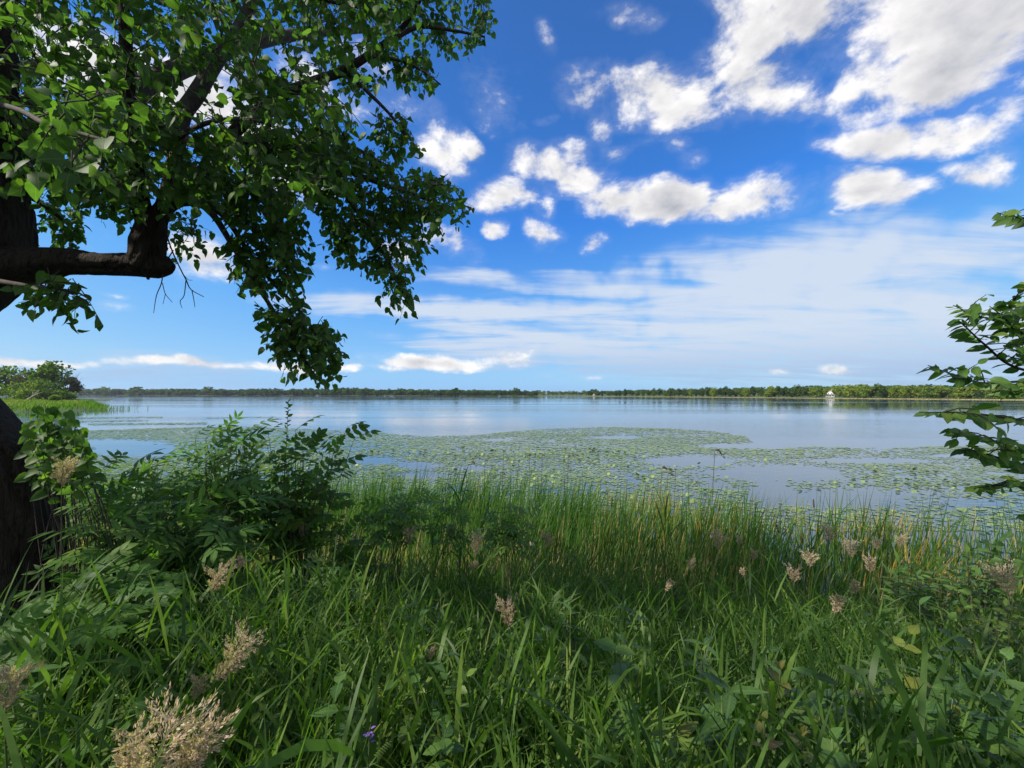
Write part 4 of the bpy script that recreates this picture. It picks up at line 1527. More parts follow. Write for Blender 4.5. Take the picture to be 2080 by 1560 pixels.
# crown outside the picture
n = 1500
L = np.array([5.0, 2.2, 5.6]) + unit(SR.normal(0, 1, (n, 3))) * np.array([1.3, 1.3, 1.5]) * SR.uniform(.3, 1, (n, 1))
L = L[(L[:, 0] > 1.32 * np.maximum(L[:, 1], .2))]
scatter(g, LEAF_OVAL, frames(SR.normal(0, 1, (len(L), 3)) + [0, 0, -.3], SR.normal(0, .5, (len(L), 3)) + [0, 0, 1]), L, SR.uniform(.07, .1, len(L)), .5)
o = g.obj('foliage', M_elm, elm, smooth=True)
o['kind'] = 'stuff'


# ------------------------------------------------------------------ shrubs and weeds of the bank
VR = np.random.default_rng(31)
leaf_meshes = {}


def meshes_for(key, tm, mat):
    if key not in leaf_meshes:
        leaf_meshes[key] = [tmesh(key, tm, mat, v) for v in (.2, .4, .6, .85)]
    return leaf_meshes[key]


KINDS = {
    'elder': (LEAF_ELDER, M_elder), 'ash': (LEAF_ASH, M_elder), 'grape': (LEAF_HEART_CUPPED, M_linden), 'oval': (LEAF_OVAL, M_weed), 'lance': (LEAF_LANCE, M_weed),
    'tooth': (LEAF_TOOTH, M_weed), 'tri': (LEAF_TRI, M_lime), 'trig': (LEAF_TRI, M_weed), 'vetch': (LEAF_VETCH, M_lime), 'red': (LEAF_OVAL, M_red), 'heart': (LEAF_HEART, M_weed), 'limeoval': (LEAF_OVAL, M_lime), 'fern': (LEAF_ASH, M_elder), 'limelance': (LEAF_LANCE, M_lime),
}


def root_of(tips):
    c = np.mean(tips, axis=0)
    return c


def shrub(name, label, cat, tips, kind, size, per=7, stem_r=.012, root=None, base_spread=.12, upper=.55, droop=.2, face=(0, -.3, .9), group=None, stem_mat=None, maxleaf=300):
    """Stems from one root to the given tips (world points), leaves along their upper part."""
    tips = np.asarray(tips, float)
    if root is None:
        c = tips.mean(0)
        root = np.array([c[0], c[1] + .05, 0])
        root[2] = gz(root[0], root[1])
    t = thing(name, label, cat, root, group)
    tm, mat = KINDS[kind]
    mm = meshes_for(kind + '_leaf', tm, mat)
    extra = []
    count = 0
    for e in tips:
        b = root + np.array([VR.normal(0, base_spread), VR.normal(0, base_spread), -.05])
        v = e - b
        mid = b + v * .55 + np.array([-v[0], -v[1], 0]) * .18 + VR.normal(0, .04, 3)
        p, r_ = smooth_path([b, mid, e], [stem_r, stem_r * .6, stem_r * .2], 6)
        g = Geo()
        tube(g, p, r_, 5)
        g.obj('stem', stem_mat or M_woody, t, smooth=True)
        for w in range(per):
            tt = 1 - (w / per) * upper
            k = min(len(p) - 2, max(0, int(tt * (len(p) - 1))))
            at_ = p[k] + (p[k + 1] - p[k]) * (tt * (len(p) - 1) - k)
            ax = unit(p[k + 1] - p[k])
            a = w * 2.4 + VR.uniform(0, 1)
            sd = unit(np.array([math.cos(a), math.sin(a), .1]))
            d = unit(sd * (.9 if w else .3) + ax * .45 + [0, 0, -droop])
            nn = unit(np.array(face) + sd * .25 + VR.normal(0, .42, 3))
            s_ = size * VR.uniform(.65, 1.2)
            R = frames(d[None], nn[None])[0]
            if count < maxleaf:
                part('leaf', mm[min(3, int(np.clip(VR.normal(.5, .22), 0, .99) * 4))], t, Mat4(R, at_, s_))
                count += 1
            else:
                extra.append((R, at_, s_))
    if extra:
        g = Geo()
        scatter(g, tm, np.array([q[0] for q in extra]), np.array([q[1] for q in extra]), np.array([q[2] for q in extra]), np.clip(VR.normal(.5, .2, len(extra)), 0, 1))
        o = g.obj('foliage', mat, t, smooth=True)
        o['kind'] = 'stuff'
    return t


def ell_tips(px, py, rx, ry, d, n, dd=.45, up=True):
    """Stem tips filling an ellipse of the photograph, in a band of depths."""
    out = []
    for q in range(n):
        a = VR.uniform(0, 2 * math.pi)
        r_ = math.sqrt(VR.uniform(.05, 1))
        out.append(P(px + rx * r_ * math.cos(a), py + ry * r_ * math.sin(a), d + VR.uniform(-dd, dd)))
    return np.array(out)


# grape on the linden's foot
shrub('wild_grape', 'wild grape with big round leaves climbing beside the leaning trunk', 'vine', ell_tips(106, 866, 62, 46, 3.1, 40, .3), 'grape', .080, 9, .006, root=np.array([-3.2, 3.2, gz(-3.2, 3.2)]), droop=.9, upper=.26, face=(.3, -1, .35), stem_mat=M_twig)
shrub('elder_shrub', 'low leafy elder between the grape vine and the taller shrubs', 'shrub', np.vstack([ell_tips(265, 985, 95, 42, 4.3, 24), ell_tips(340, 950, 30, 30, 4.4, 5)]), 'elder', .26, 8, .010)
shrub('elder_shrub', 'dark elder with a rounded top in front of the lily field', 'shrub', np.vstack([ell_tips(445, 950, 105, 62, 4.7, 30), ell_tips(460, 890, 70, 16, 4.7, 7)]), 'elder', .26, 8, .011)
tall = [(600, 875, 4.85), (545, 880, 4.9), (705, 868, 4.9), (690, 890, 4.85), (672, 905, 4.8), (718, 895, 4.9), (640, 915, 4.8)]
shrub('ash_shrub', 'tall bushy ash shrub leaning right in front of the lily field', 'shrub', np.vstack([np.array([P(*q) for q in tall]), ell_tips(590, 970, 95, 72, 4.8, 30)]), 'ash', .24, 8, .012, upper=.6)
shrub('ash_shoot', 'thin leafy shoot rising above the bushy ash shrub into the lake view', 'shrub', [P(586, 816, 4.9)], 'oval', .062, 34, .009, upper=.30, droop=-.1, base_spread=.02)
shrub('elder_shrub', 'shaded elder with wide drooping leaves in front of the ash shrub', 'shrub', ell_tips(395, 1045, 130, 50, 3.5, 26, .3), 'elder', .28, 8, .009, droop=.35)
shrub('elder_shrub', 'elder with long pale leaflets beside the foot of the linden', 'shrub', ell_tips(210, 1035, 66, 36, 3.1, 13, .25), 'elder', .24, 7, .008, droop=.3)
shrub('elder_shrub', 'small umbrella-shaped elder standing alone before the cattails', 'shrub', ell_tips(815, 1008, 46, 24, 4.7, 12, .2), 'elder', .20, 8, .008, upper=.3, droop=.35, root=np.array([*P(770, 1200, 4.7)[:2], gz(*P(770, 1200, 4.7)[:2])]))
shrub('elder_shrub', 'small flat-topped elder to the right of the umbrella-shaped one', 'shrub', ell_tips(1035, 1050, 40, 22, 4.5, 10, .2), 'elder', .19, 7, .007, upper=.3, droop=.45)
shrub('young_elder', 'little elder among tall grass between the two small elders', 'shrub', ell_tips(918, 1015, 32, 30, 4.9, 8, .2), 'elder', .18, 7, .007, upper=.4, droop=.3)
shrub('ash_shrub', 'low shrub at the right foot of the tall ash shrub', 'shrub', ell_tips(725, 1085, 60, 42, 4.5, 14, .3), 'ash', .17, 7, .007, droop=.25)
shrub('leafy_bush', 'dense leafy bush at the right edge below the elm sprays', 'bush', ell_tips(2010, 1130, 95, 45, 4.0, 28, .35), 'oval', .085, 12, .007, droop=.25)
shrub('leafy_bush', 'fine-leaved bush in front of the yellow cattails on the right', 'bush', ell_tips(1865, 1160, 85, 36, 4.2, 24, .35), 'lance', .12, 12, .006, droop=.3)
shrub('leafy_bush', 'small-leaved bush spilling down at the right edge of the bank', 'bush', ell_tips(2020, 1255, 80, 55, 2.9, 24, .3), 'limeoval', .06, 12, .005, droop=.2)
shrub('ferny_weed', 'ferny weed with fine leaflets in deep shade below the linden', 'weed', ell_tips(185, 1190, 90, 34, 2.7, 20, .3), 'fern', .22, 6, .005, droop=.25)
shrub('ferny_weed', 'bright ferny weed catching light below the shaded elder', 'weed', ell_tips(215, 1225, 95, 30, 2.4, 18, .25), 'fern', .19, 6, .005, droop=.25)
shrub('ferny_weed', 'large ferny weed at the lower left edge above the big seed head', 'weed', ell_tips(75, 1310, 110, 45, 1.9, 24, .25), 'fern', .17, 6, .004, droop=.25)
shrub('ferny_weed', 'ferny weed left of the pale seed head in the lower left', 'weed', ell_tips(270, 1320, 100, 45, 2.0, 20, .25), 'fern', .15, 6, .004, droop=.25)
shrub('leafy_weed', 'leafy weed with oval leaves on the dark ground in the lower left', 'weed', ell_tips(255, 1450, 90, 50, 1.5, 18, .2), 'oval', .055, 10, .004)
shrub('elder_shrub', 'low elder half hidden in grass left of the tan seed head', 'shrub', ell_tips(620, 1195, 70, 40, 3.2, 10, .25), 'elder', .20, 6, .006, droop=.3)


def weed(name, label, px, py, d, h, kind, size, pairs, lean=(0, 0), whorl=2, group=None, mat=None, stem_r=.003, droop=.15):
    """A single upright weed: leaves in pairs (or whorls) up one stem, tip at the given point."""
    tip = P(px, py, d)
    b = tip + np.array([lean[0], lean[1], -h])
    b[2] = min(b[2], float(gz(b[0], b[1])))
    t = thing(name, label, 'weed', b, group)
    tm, mt = KINDS[kind]
    mm = meshes_for(kind + '_leaf', tm, mt)
    p, r_ = smooth_path([b, (b + tip) / 2 + VR.normal(0, .02, 3), tip], [stem_r * 1.3, stem_r, stem_r * .6], 8)
    g = Geo()
    tube(g, p, r_, 5)
    g.obj('stem', M_stem, t, smooth=True)
    H = tip[2] - b[2]
    for w in range(pairs):
        z = 1 - (w / pairs) * min(1.0, h / H) * .95
        k = min(len(p) - 2, int(z * (len(p) - 1)))
        base_ = p[k] + (p[k + 1] - p[k]) * (z * (len(p) - 1) - k)
        for u in range(whorl):
            a = 2 * math.pi * u / whorl + w * (1.57 if whorl == 2 else .8) + VR.uniform(-.3, .3)
            sd = np.array([math.cos(a), math.sin(a), 0])
            d_ = unit(sd * (.45 if w == 0 else 1) + [0, 0, (.8 if w == 0 else .25) - droop])
            nn = unit(np.array([0, 0, 1.0]) - sd * .3 + VR.normal(0, .2, 3))
            part('leaf', mm[VR.integers(0, 4)], t, Mat4(frames(d_[None], nn[None])[0], base_, size * VR.uniform(.75, 1.2) * (.6 if w == 0 else 1)))
    return t


weed('young_elder', 'reddish young elder shoot with curling new leaves in the lower right', 1585, 1360, 1.55, .26, 'red', .075, 5, stem_r=.006, droop=-.35)
weed('young_elder', 'yellowish elder shoot low at the bottom edge right of centre', 1550, 1465, 1.15, .12, 'red', .045, 3, stem_r=.005, droop=-.3)
weed('young_elder', 'small bronze elder tip near the bottom between two green leaves', 1630, 1500, 1.2, .12, 'red', .05, 3, stem_r=.004, droop=-.3)
weed('broadleaf_weed', 'broad heart-leaved plant at the bottom edge left of the reddish shoot', 1450, 1430, 1.3, .2, 'heart', .075, 4, stem_r=.004)
weed('broadleaf_weed', 'big pale leaf cluster at the bottom right of the heart-leaved plant', 1690, 1500, 1.15, .15, 'heart', .065, 4, stem_r=.004)
weed('bramble', 'bramble with toothed leaves standing tall in the lower right', 1930, 1260, 2.0, .55, 'tooth', .085, 7, whorl=2)
weed('bramble', 'toothed-leaf bramble at the right edge beside the tall bramble', 2040, 1340, 1.7, .4, 'tooth', .10, 5)
weed('bramble', 'yellow-green bramble left of the tall toothed one', 1830, 1330, 1.7, .3, 'tri', .15, 4, whorl=3)
weed('bramble', 'large dark-leaved bramble in the bottom right corner', 1935, 1420, 1.4, .3, 'trig', .15, 5, whorl=3)
weed('bramble', 'bramble with wide leaves at the very right bottom', 2050, 1450, 1.3, .28, 'trig', .14, 5, whorl=3)
weed('bramble', 'small yellow-green three-leaved bramble left of the bottom centre', 850, 1408, 1.5, .22, 'tri', .11, 3, whorl=2)
weed('bramble', 'three-leaved bramble just right of the small yellow-green one', 925, 1412, 1.5, .2, 'trig', .11, 3, whorl=2)
weed('paired_leaf_weed', 'small plant with neat paired oval leaves left of the bottom centre', 528, 1425, 1.4, .3, 'limeoval', .038, 8)
weed('paired_leaf_weed', 'second paired-leaf plant leaning right beside the first', 558, 1440, 1.42, .26, 'limeoval', .038, 7, lean=(-.05, 0))
weed('paired_leaf_weed', 'bright paired-leaf plant under the small upright seed head', 415, 1428, 1.35, .26, 'limeoval', .042, 7)
weed('paired_leaf_weed', 'paired-leaf plant between two seed heads at the lower left', 452, 1412, 1.4, .26, 'limeoval', .040, 7)
weed('paired_leaf_weed', 'paired-leaf plant in front of the ferny weeds at lower left', 260, 1412, 1.5, .22, 'limeoval', .045, 6)
weed('vetch', 'vetch with comb-like leaves in the grass below centre', 760, 1380, 1.5, .3, 'vetch', .12, 5, whorl=1)
weed('vetch', 'vetch curling up in the grass left of the tan seed head', 790, 1222, 2.4, .3, 'vetch', .17, 4, whorl=1)
weed('vetch', 'yellow-green vetch under the curling one', 738, 1222, 2.4, .3, 'vetch', .15, 4, whorl=2)
weed('narrow_leaf_weed', 'weed with a star of narrow leaves left of the round seed head', 895, 1215, 2.6, .4, 'limelance', .10, 6, whorl=3)
weed('narrow_leaf_weed', 'narrow-leaved weed in the grass left of the reddish shoot', 1425, 1325, 1.9, .35, 'limelance', .09, 7, whorl=3)
weed('narrow_leaf_weed', 'narrow-leaved weed just right of the reddish shoot', 1640, 1420, 1.5, .3, 'limelance', .085, 7, whorl=3)
weed('narrow_leaf_weed', 'small narrow-leaved weed between the reddish shoot and the bramble', 1680, 1400, 1.55, .25, 'lance', .085, 6, whorl=3)
weed('narrow_leaf_weed', 'narrow-leaved weed at the bottom edge right of centre', 1375, 1470, 1.35, .25, 'limelance', .10, 6, whorl=3)
weed('narrow_leaf_weed', 'narrow-leaved weed standing by the bottom edge below the vetch', 905, 1480, 1.3, .2, 'tooth', .06, 6, whorl=2)
weed('yellowing_plant', 'plant with one broad yellowing leaf in the right grass', 1868, 1228, 2.6, .35, 'oval', .14, 2, whorl=1)
t = weed('violet_flower', 'small violet vetch flower near the bottom edge left of centre', 750, 1500, 1.15, .22, 'vetch', .09, 3, whorl=1)
tip = P(750, 1500, 1.15)
for q in range(7):
    a = q * 1.1
    g = Geo()
    scatter(g, LEAF_OVAL, frames(np.array([[math.cos(a), math.sin(a), .5]]), np.array([[0, 0, 1.0]])), tip[None] + [[.004 * math.cos(a), .004 * math.sin(a), .006 * q - .01]], np.array([.014]), .5)
    g.obj('petal', M_flower, t)

# scattered low broadleaf weeds that nothing tells apart, as copies
protos_w = [('broadleaf_weed', 'oval', .048, 7, 2), ('toothed_weed', 'tooth', .05, 6, 2), ('lance_weed', 'lance', .075, 7, 3), ('trefoil_weed', 'trig', .085, 5, 2)]
labs = {'broadleaf_weed': 'low oval-leaved weed half hidden in the grass', 'toothed_weed': 'low toothed-leaf weed half hidden in the grass', 'lance_weed': 'low narrow-leaved weed half hidden in the grass', 'trefoil_weed': 'low three-leaved weed half hidden in the grass'}
spots = []
for q in range(78):
    yy = VR.uniform(1.1, 4.6)
    spots.append((VR.uniform(-1.2, 1.2) * yy, yy))
pw = []
for (nm, kd, sz, pr, wh) in protos_w:
    x0, y0 = spots.pop()
    z0 = float(gz(x0, y0))
    t = thing(nm, labs[nm], 'weed', (x0, y0, z0), 'low weeds scattered through the grass')
    tm, mt = KINDS[kd]
    mm = meshes_for(kd + '_leaf', tm, mt)
    H = .5
    g = Geo()
    tube(g, [(x0, y0, z0), (x0 + .02, y0, z0 + H * .5), (x0, y0 + .03, z0 + H)], [.004, .003, .002], 5)
    g.obj('stem', M_stem, t, smooth=True)
    for w in range(pr):
        for u in range(wh):
            a = 2 * math.pi * u / wh + w * 1.5
            sd = np.array([math.cos(a), math.sin(a), 0])
            part('leaf', mm[VR.integers(0, 4)], t, Mat4(frames(unit(sd + [0, 0, .15])[None], np.array([[0, 0, 1.0]]) + VR.normal(0, .2, (1, 3)))[0], np.array([x0, y0, z0 + H * (1 - .8 * w / pr)]), sz * VR.uniform(.8, 1.3)))
    pw.append(t)
for q, (x, y) in enumerate(spots):
    copy_tree(pw[q % 4], (x, y, float(gz(x, y))), VR.uniform(0, 6.3), VR.uniform(.9, 1.6))

# ------------------------------------------------------------------ grass of the bank
GR = np.random.default_rng(51)


def grass_height(x, y):
    return .62 + .16 * vnoise(x * .8 + 30, y * .8 + 30, 5) + .06 * np.clip(y - 2, 0, 3)


n = 9500
u = GR.uniform(0, 1, n)
yy = .55 + 6.7 * u ** .85
xx = GR.uniform(-1.32, 1.32, n) * yy + GR.normal(0, .2, n)
ok = shift(xx, yy) < 7.6
xx, yy = xx[ok], yy[ok]
ok = ~((xx < -2.2) & (yy > 2.4) & (GR.uniform(0, 1, len(xx)) < .55))
xx, yy = xx[ok], yy[ok]
n = len(xx)
base = np.stack([xx, yy, gz(xx, yy) - .02], -1)
H = grass_height(xx, yy) * np.where(GR.uniform(0, 1, n) < .16, GR.uniform(1.1, 1.5, n), GR.uniform(.6, 1.1, n))
wide = np.where(GR.uniform(0, 1, n) < .22, 1.45, .95)
hd = GR.uniform(0, 6.3, n)
ln = GR.uniform(.03, .22, n)
d0 = unit(np.stack([np.cos(hd) * ln + .06, np.sin(hd) * ln, np.ones(n)], -1))
g = Geo()
tn_c = np.clip(GR.normal(.42, .20, n) + .25 * vnoise(xx * .7, yy * .7, 15), .05, .85)
# stalks
ribbons(g, base, d0, H, np.full(n, .0045), np.full(n, .25), 3, tn_c * .8, np.array([1, .9, .8, .5]))
# blades along each stalk, spreading and bending over
for w in range(6):
    z = (.12 + .82 * (w + GR.uniform(0, .9, n)) / 6)
    b = base + d0 * (H * z)[:, None]
    a = hd * 3 + w * math.pi + GR.normal(0, .6, n)
    op = GR.uniform(.25, .85, n)
    dd = unit(np.stack([np.cos(a) * op, np.sin(a) * op, np.ones(n)], -1))
    ribbons(g, b, dd, GR.uniform(.17, .42, n), GR.uniform(.007, .0165, n) * wide, GR.uniform(.2, 1.5, n), 4, np.clip(tn_c + GR.normal(0, .1, n), 0, .92))
# basal tuft blades
n2 = 26000
u = GR.uniform(0, 1, n2)
yy = .5 + 6.9 * u ** .9
xx = GR.uniform(-1.34, 1.34, n2) * yy
ok = shift(xx, yy) < 7.8
xx, yy = xx[ok], yy[ok]
n2 = len(xx)
a = GR.uniform(0, 6.3, n2)
op = GR.uniform(.1, .7, n2)
ribbons(g, np.stack([xx, yy, gz(xx, yy) - .02], -1), np.stack([np.cos(a) * op, np.sin(a) * op, np.ones(n2)], -1), GR.uniform(.25, .62, n2), GR.uniform(.004, .009, n2), GR.uniform(.3, 1.6, n2), 4,
        np.where(GR.uniform(0, 1, n2) < .09, .97, np.clip(GR.normal(.38, .20, n2), 0, .88)))
o = g.obj('tall_grass', M_grass, smooth=True, kind='stuff')
o['label'] = 'tall green grass covering the whole bank in front'
o['category'] = 'grass'

# ------------------------------------------------------------------ cattail bed along the water
CR = np.random.default_rng(61)
n = 29000
xx = CR.uniform(-16, 17, n)
s = CR.uniform(6.9, 13.2, n)
far = np.interp(xx, [-16, -7, -5, 1, 3, 6, 9, 12, 17], [12.5, 13.0, 14.0, 13.6, 12.6, 11.2, 10.6, 10.8, 11.5])
far = far + .55 * vnoise(xx * .7 + 5, xx * 0 + 2.5, 81)
# s is measured from the bank; turn back to y
sh = 0.24 * np.clip(xx, 0, 12) - 0.10 * np.clip(-xx, 0, 14)
yy = s - sh
edge_y = far - .0 * sh
# the bed ends at the open water
top_y = np.interp(xx, [-16, -6, 1, 4, 7.5, 10, 17], [12.2, 13.6, 13.0, 11.0, 9.6, 8.8, 9.5]) + .5 * vnoise(xx * .9 + 5, xx * 0 + 2.5, 81)
ok = (yy < top_y) & (CR.uniform(0, 1, n) < np.clip(.55 + .5 * (top_y - yy), .25, 1) * np.clip(.8 + 1.5 * vnoise(xx * 1.1 + 9, yy * .9, 67), .18, 1))
xx, yy = xx[ok], yy[ok]
n = len(xx)
zb = np.maximum(gz(xx, yy), -.12)
h = CR.uniform(1.25, 2.15, n) * np.interp(xx, [-8, 0, 6, 12], [1.0, 1.0, 1.04, 1.10]) + .34 * vnoise(xx * .8, yy * .5, 44)
lean = CR.normal(0, .12, (n, 2))
d0 = np.stack([lean[:, 0] + .14, lean[:, 1], np.ones(n)], -1)
hue = vnoise(xx * .8 + 3, yy * .5, 17)
tn = np.clip(CR.normal(.44, .15, n) + .22 * hue, 0, .68)
segs = 4
tt = np.repeat(tn[:, None], segs + 1, 1)
# blades dying back: yellow upper parts, mostly on the right; tan dead ones at the shore side
yel = CR.uniform(0, 1, n) < np.interp(xx, [-6, 0, 3, 6, 12], [.01, .03, .22, .34, .32]) * np.clip(.8 + 3.0 * hue, .02, 2.2)
tt[yel] = np.array([.4, .48, .70, .86, .84])
dead = CR.uniform(0, 1, n) < np.interp(s[ok] - 6.9, [0, 1.5, 3.5, 6.3], [.62, .36, .12, .02]) * np.interp(xx, [0, 4, 8], [1, .8, .45])
tt[dead] = np.array([1.0, .98, .97, .97, .96])
h = np.where(dead, h * CR.uniform(.45, .85, n), np.where(yel, h * .86, h))
g = Geo()
ribbons(g, np.stack([xx, yy, zb], -1), d0, h, CR.uniform(.015, .029, n), np.where(CR.uniform(0, 1, n) < .42, CR.uniform(.5, 1.7, n), CR.uniform(.05, .5, n)), segs, tt,
        np.array([.8, 1, .9, .6, .04]))
o = g.obj('cattail_leaves', M_reed, smooth=True, kind='stuff')
o['label'] = 'dense bed of upright green and yellow cattail leaves along the shore'
o['category'] = 'reeds'

# cattail spikes one can tell apart
spikes = [
    (1243, 1008, 9.5, .16, 0, 'dark cattail spike standing upright among green leaves right of centre'), (1652, 1012, 8.6, .17, -.10, 'tall dark pointed cattail spike against the open water'),
    (1372, 1080, 8.2, .15, .03, 'brown cattail spike low between dead stems right of centre'), (1408, 1098, 8.0, .15, 0, 'brown cattail spike beside the low one right of centre'),
    (1575, 1062, 8.0, .18, -.5, 'leaning brown cattail stalk crossing the green leaves'), (1535, 1080, 7.8, .17, -.45, 'weathered grey-brown cattail spike leaning left'), (1625, 1085, 7.8, .14, -.4, 'short leaning cattail spike right of the leaning stalk'),
    (1462, 1022, 9.0, .14, .05, 'brown cattail spike among yellow leaves'),
]
fluffy = [(706, 1012, 7.6, .14, 0, 'pale fluffed-out cattail head at the left end of the cattail bed'), (1445, 1080, 7.5, .10, 0, 'ragged pale cattail head right of centre'), (1080, 1095, 6.6, .10, 0, 'pale fluffy cattail head behind the tan seed head')]
for rows, mt in ((spikes, M_cattail), (fluffy, M_fluff)):
    for (px, py, d, L, lean_, lab) in rows:
        tip = P(px, py, d)
        b = np.array([tip[0] - lean_ * 1.1, tip[1], 0])
        b[2] = max(float(gz(b[0], b[1])), -.1)
        t = thing('cattail', lab, 'cattail', b)
        ax = unit(tip - b)
        g = Geo()
        tube(g, [b, (b + tip) / 2, tip - ax * .02], [.006, .005, .003], 5)
        g.obj('stem', M_woody, t)
        g = Geo()
        w = .013 if mt is M_cattail else .028
        hp_ = [tip - ax * q for q in (L + .03, L + .02, L * .7, L * .3, .03, .02)]
        tube(g, hp_, [.004, w, w * 1.1, w * (1.05 if mt is M_cattail else .7), w * .8, .004], 9, rough=.0 if mt is M_cattail else .25, seed=int(px))
        g.obj('head', mt, t, smooth=True)


# seeded reeds against the water, drooping plumes
def reed(label, px, py, d, droop, size, stem_h=1.1):
    tip = P(px, py, d)
    b = np.array([tip[0] - .12 * stem_h * droop, tip[1], -.1])
    t = thing('plume_reed', label, 'reed', b)
    p, r_ = smooth_path([b, b + (tip - b) * .5 + [-.02, 0, .02], tip], [.011, .009, .006], 6)
    g = Geo()
    tube(g, p, r_, 5)
    g.obj('stem', M_woody, t, smooth=True)
    g = Geo()
    m = 110
    u = CR.uniform(0, 1, m)
    start = tip + np.array([1, 0, 0]) * (u * size * .55 * droop)[:, None] + np.array([0, 0, 1.0]) * (size * (.5 * u - .75 * u * u * droop))[:, None]
    a = CR.uniform(0, 6.3, m)
    dd = np.stack([.35 * np.cos(a) + .6 * droop, .35 * np.sin(a), .5 - .6 * u], -1)
    ribbons(g, start, dd, size * CR.uniform(.25, .5, m), np.full(m, .013), np.full(m, 2.2), 3, CR.uniform(.2, .8, m))
    o = g.obj('plume', M_plume, t)
    return t


reed('tall reed with a drooping dark plume standing high over the lily pads', 1452, 916, 10.2, 1.0, .24)
reed('reed with a curled dark plume left of the tall drooping one', 1345, 950, 11.0, .9, .20)
reed('reed with a second curled plume close behind the curled one', 1357, 962, 11.2, .8, .18)
reed('slim reed tip right of the two curled plumes', 1372, 955, 11.4, .2, .14)
reed('feathery reed above the left half of the cattail bed', 957, 940, 13.0, .7, .22)
reed('thin hooked reed right of the feathery one', 986, 936, 13.2, .5, .16)
reed('single reed with a small dark tuft over the lily pads', 1023, 918, 13.4, .3, .18)
reed('thin reed tip near the middle of the cattail edge', 1053, 938, 13.4, .2, .16)
reed('slim straight reed right of the middle of the cattail edge', 1076, 926, 13.4, .1, .16)
reed('thin forked reed left of the tall cattail clump', 1102, 926, 13.0, .4, .16)
reed('tall reed tips at the highest part of the cattail edge', 1155, 928, 12.8, .3, .18)
reed('thin bent reed low over the pads left of centre', 1018, 960, 12.6, 1.0, .18)

# broad grass clumps that stand up in front of the cattails
for px, py, d, hh, lab in ((935, 962, 5.2, 1.2, 'tall broad-bladed grass clump before the middle of the cattails'), (1350, 985, 6.2, 1.1, 'broad-bladed reed plant fanning out right of centre'), (975, 1010, 5.0, .8, 'smaller broad-bladed clump right of the tall one'), (880, 1030, 5.0, .8, 'leafy reed shoot beside the umbrella-shaped elder')):
    tip = P(px, py, d)
    b = np.array([tip[0], tip[1], float(gz(tip[0], tip[1]))])
    t = thing('reed_clump', lab, 'reed', b)
    g = Geo()
    tube(g, [b, (b + tip) / 2, tip - [0, 0, .25]], [.007, .006, .003], 5)
    g.obj('stem', M_stem, t, smooth=True)
    hh2 = tip[2] - b[2]
    for w in range(13):
        z = .25 + .68 * w / 13
        a = w * 2.6
        op = CR.uniform(.25, .75) * (1.15 - .6 * w / 13)
        g = Geo()
        ribbons(g, (b + (tip - b) * z)[None], np.array([[math.cos(a) * op, math.sin(a) * op * .6, 1.0]]), np.array([CR.uniform(.35, .6) * (1 if w < 9 else .75)]), np.array([.026]), np.array([CR.uniform(.3, 1.0)]), 6, np.array([CR.uniform(.15, .45)]))
        g.obj('leaf', M_grass, t, smooth=True)

# ------------------------------------------------------------------ grass seed heads
def panicle(seed, plump, n=26):
    """A branched grass panicle of length 1 along +Z from the origin."""
    r = np.random.default_rng(seed)
    g = Geo()
    tube(g, [(0, 0, 0), (.02, 0, .5), (.03, 0, 1)], [.012, .008, .004], 4, tint=.3)
    for k in range(n):
        z = .08 + .86 * k / n
        L = plump * (.32 * math.sin(math.pi * min(1, .18 + .82 * (1 - z))) + .05) * r.uniform(.6, 1.2)
        a = k * 2.4 + r.normal(0, .3)
        e = np.array([math.cos(a) * L, math.sin(a) * L, z + L * r.uniform(.4, 1.0)])
        s = np.array([.03 * z, 0, z])
        tube(g, [s, (s + e) / 2 + [0, 0, .02], e], [.005, .004, .002], 3, tint=.3, cap=False)
        m = 48
        t = r.uniform(.25, 1.08, m)
        Lc = s + (e - s) * t[:, None] + r.normal(0, .012 + .05 * L, (m, 3))
        d = unit((e - s)[None] + r.normal(0, .5, (m, 3)) * L + np.array([0, 0, L * .5]))
        scatter(g, LEAF_LANCE, frames(d, r.normal(0, 1, (m, 3))), Lc, r.uniform(.055, .10, m), np.clip(r.normal(.5, .25, m), 0, 1))
    return g


pan = [panicle(900 + k, [1.0, 1.35, .7, 1.7][k]).mesh('panicle', M_seed) for k in range(4)]


def seed_grass(label, px, py, d, size, lean, var, extra=()):
    """Stem and panicle; (px, py) is the middle of the head."""
    if d > 3.4:
        size *= .8
    mid = P(px, py, d)
    ax = unit(np.array([lean[0], lean[1], 1.0]))
    foot = mid - ax * size * .5
    b = np.array([foot[0] - lean[0] * .5, foot[1] + .1, 0])
    b[2] = float(gz(b[0], b[1]))
    t = thing('seeded_grass', label, 'grass stalk', b)
    p, r_ = smooth_path([b, (b + foot) / 2 + np.array([-lean[0] * .1, 0, .04]), foot], [.0035, .003, .0022], 6)
    g = Geo()
    tube(g, p, r_, 5)
    g.obj('stem', M_stem, t, smooth=True)
    rz = Matrix.Rotation(VR.uniform(0, 6.3), 3, 'Z')
    q = Vector((0, 0, 1)).rotation_difference(Vector(ax)).to_matrix()
    R = np.array(q @ rz)
    part('panicle', pan[var], t, Mat4(R, foot, size))
    for (ex, ey, es, el) in extra:
        m2 = P(ex, ey, d)
        a2 = unit(np.array([el, 0, 1.0]))
        f2 = m2 - a2 * es * .5
        part('panicle', pan[(var + 1) % 4], t, Mat4(np.array(Vector((0, 0, 1)).rotation_difference(Vector(a2)).to_matrix()), f2, es))
        g = Geo()
        tube(g, [b, (b + f2) / 2, f2], [.003, .0025, .002], 5)
        g.obj('stem', M_stem, t, smooth=True)
    return t


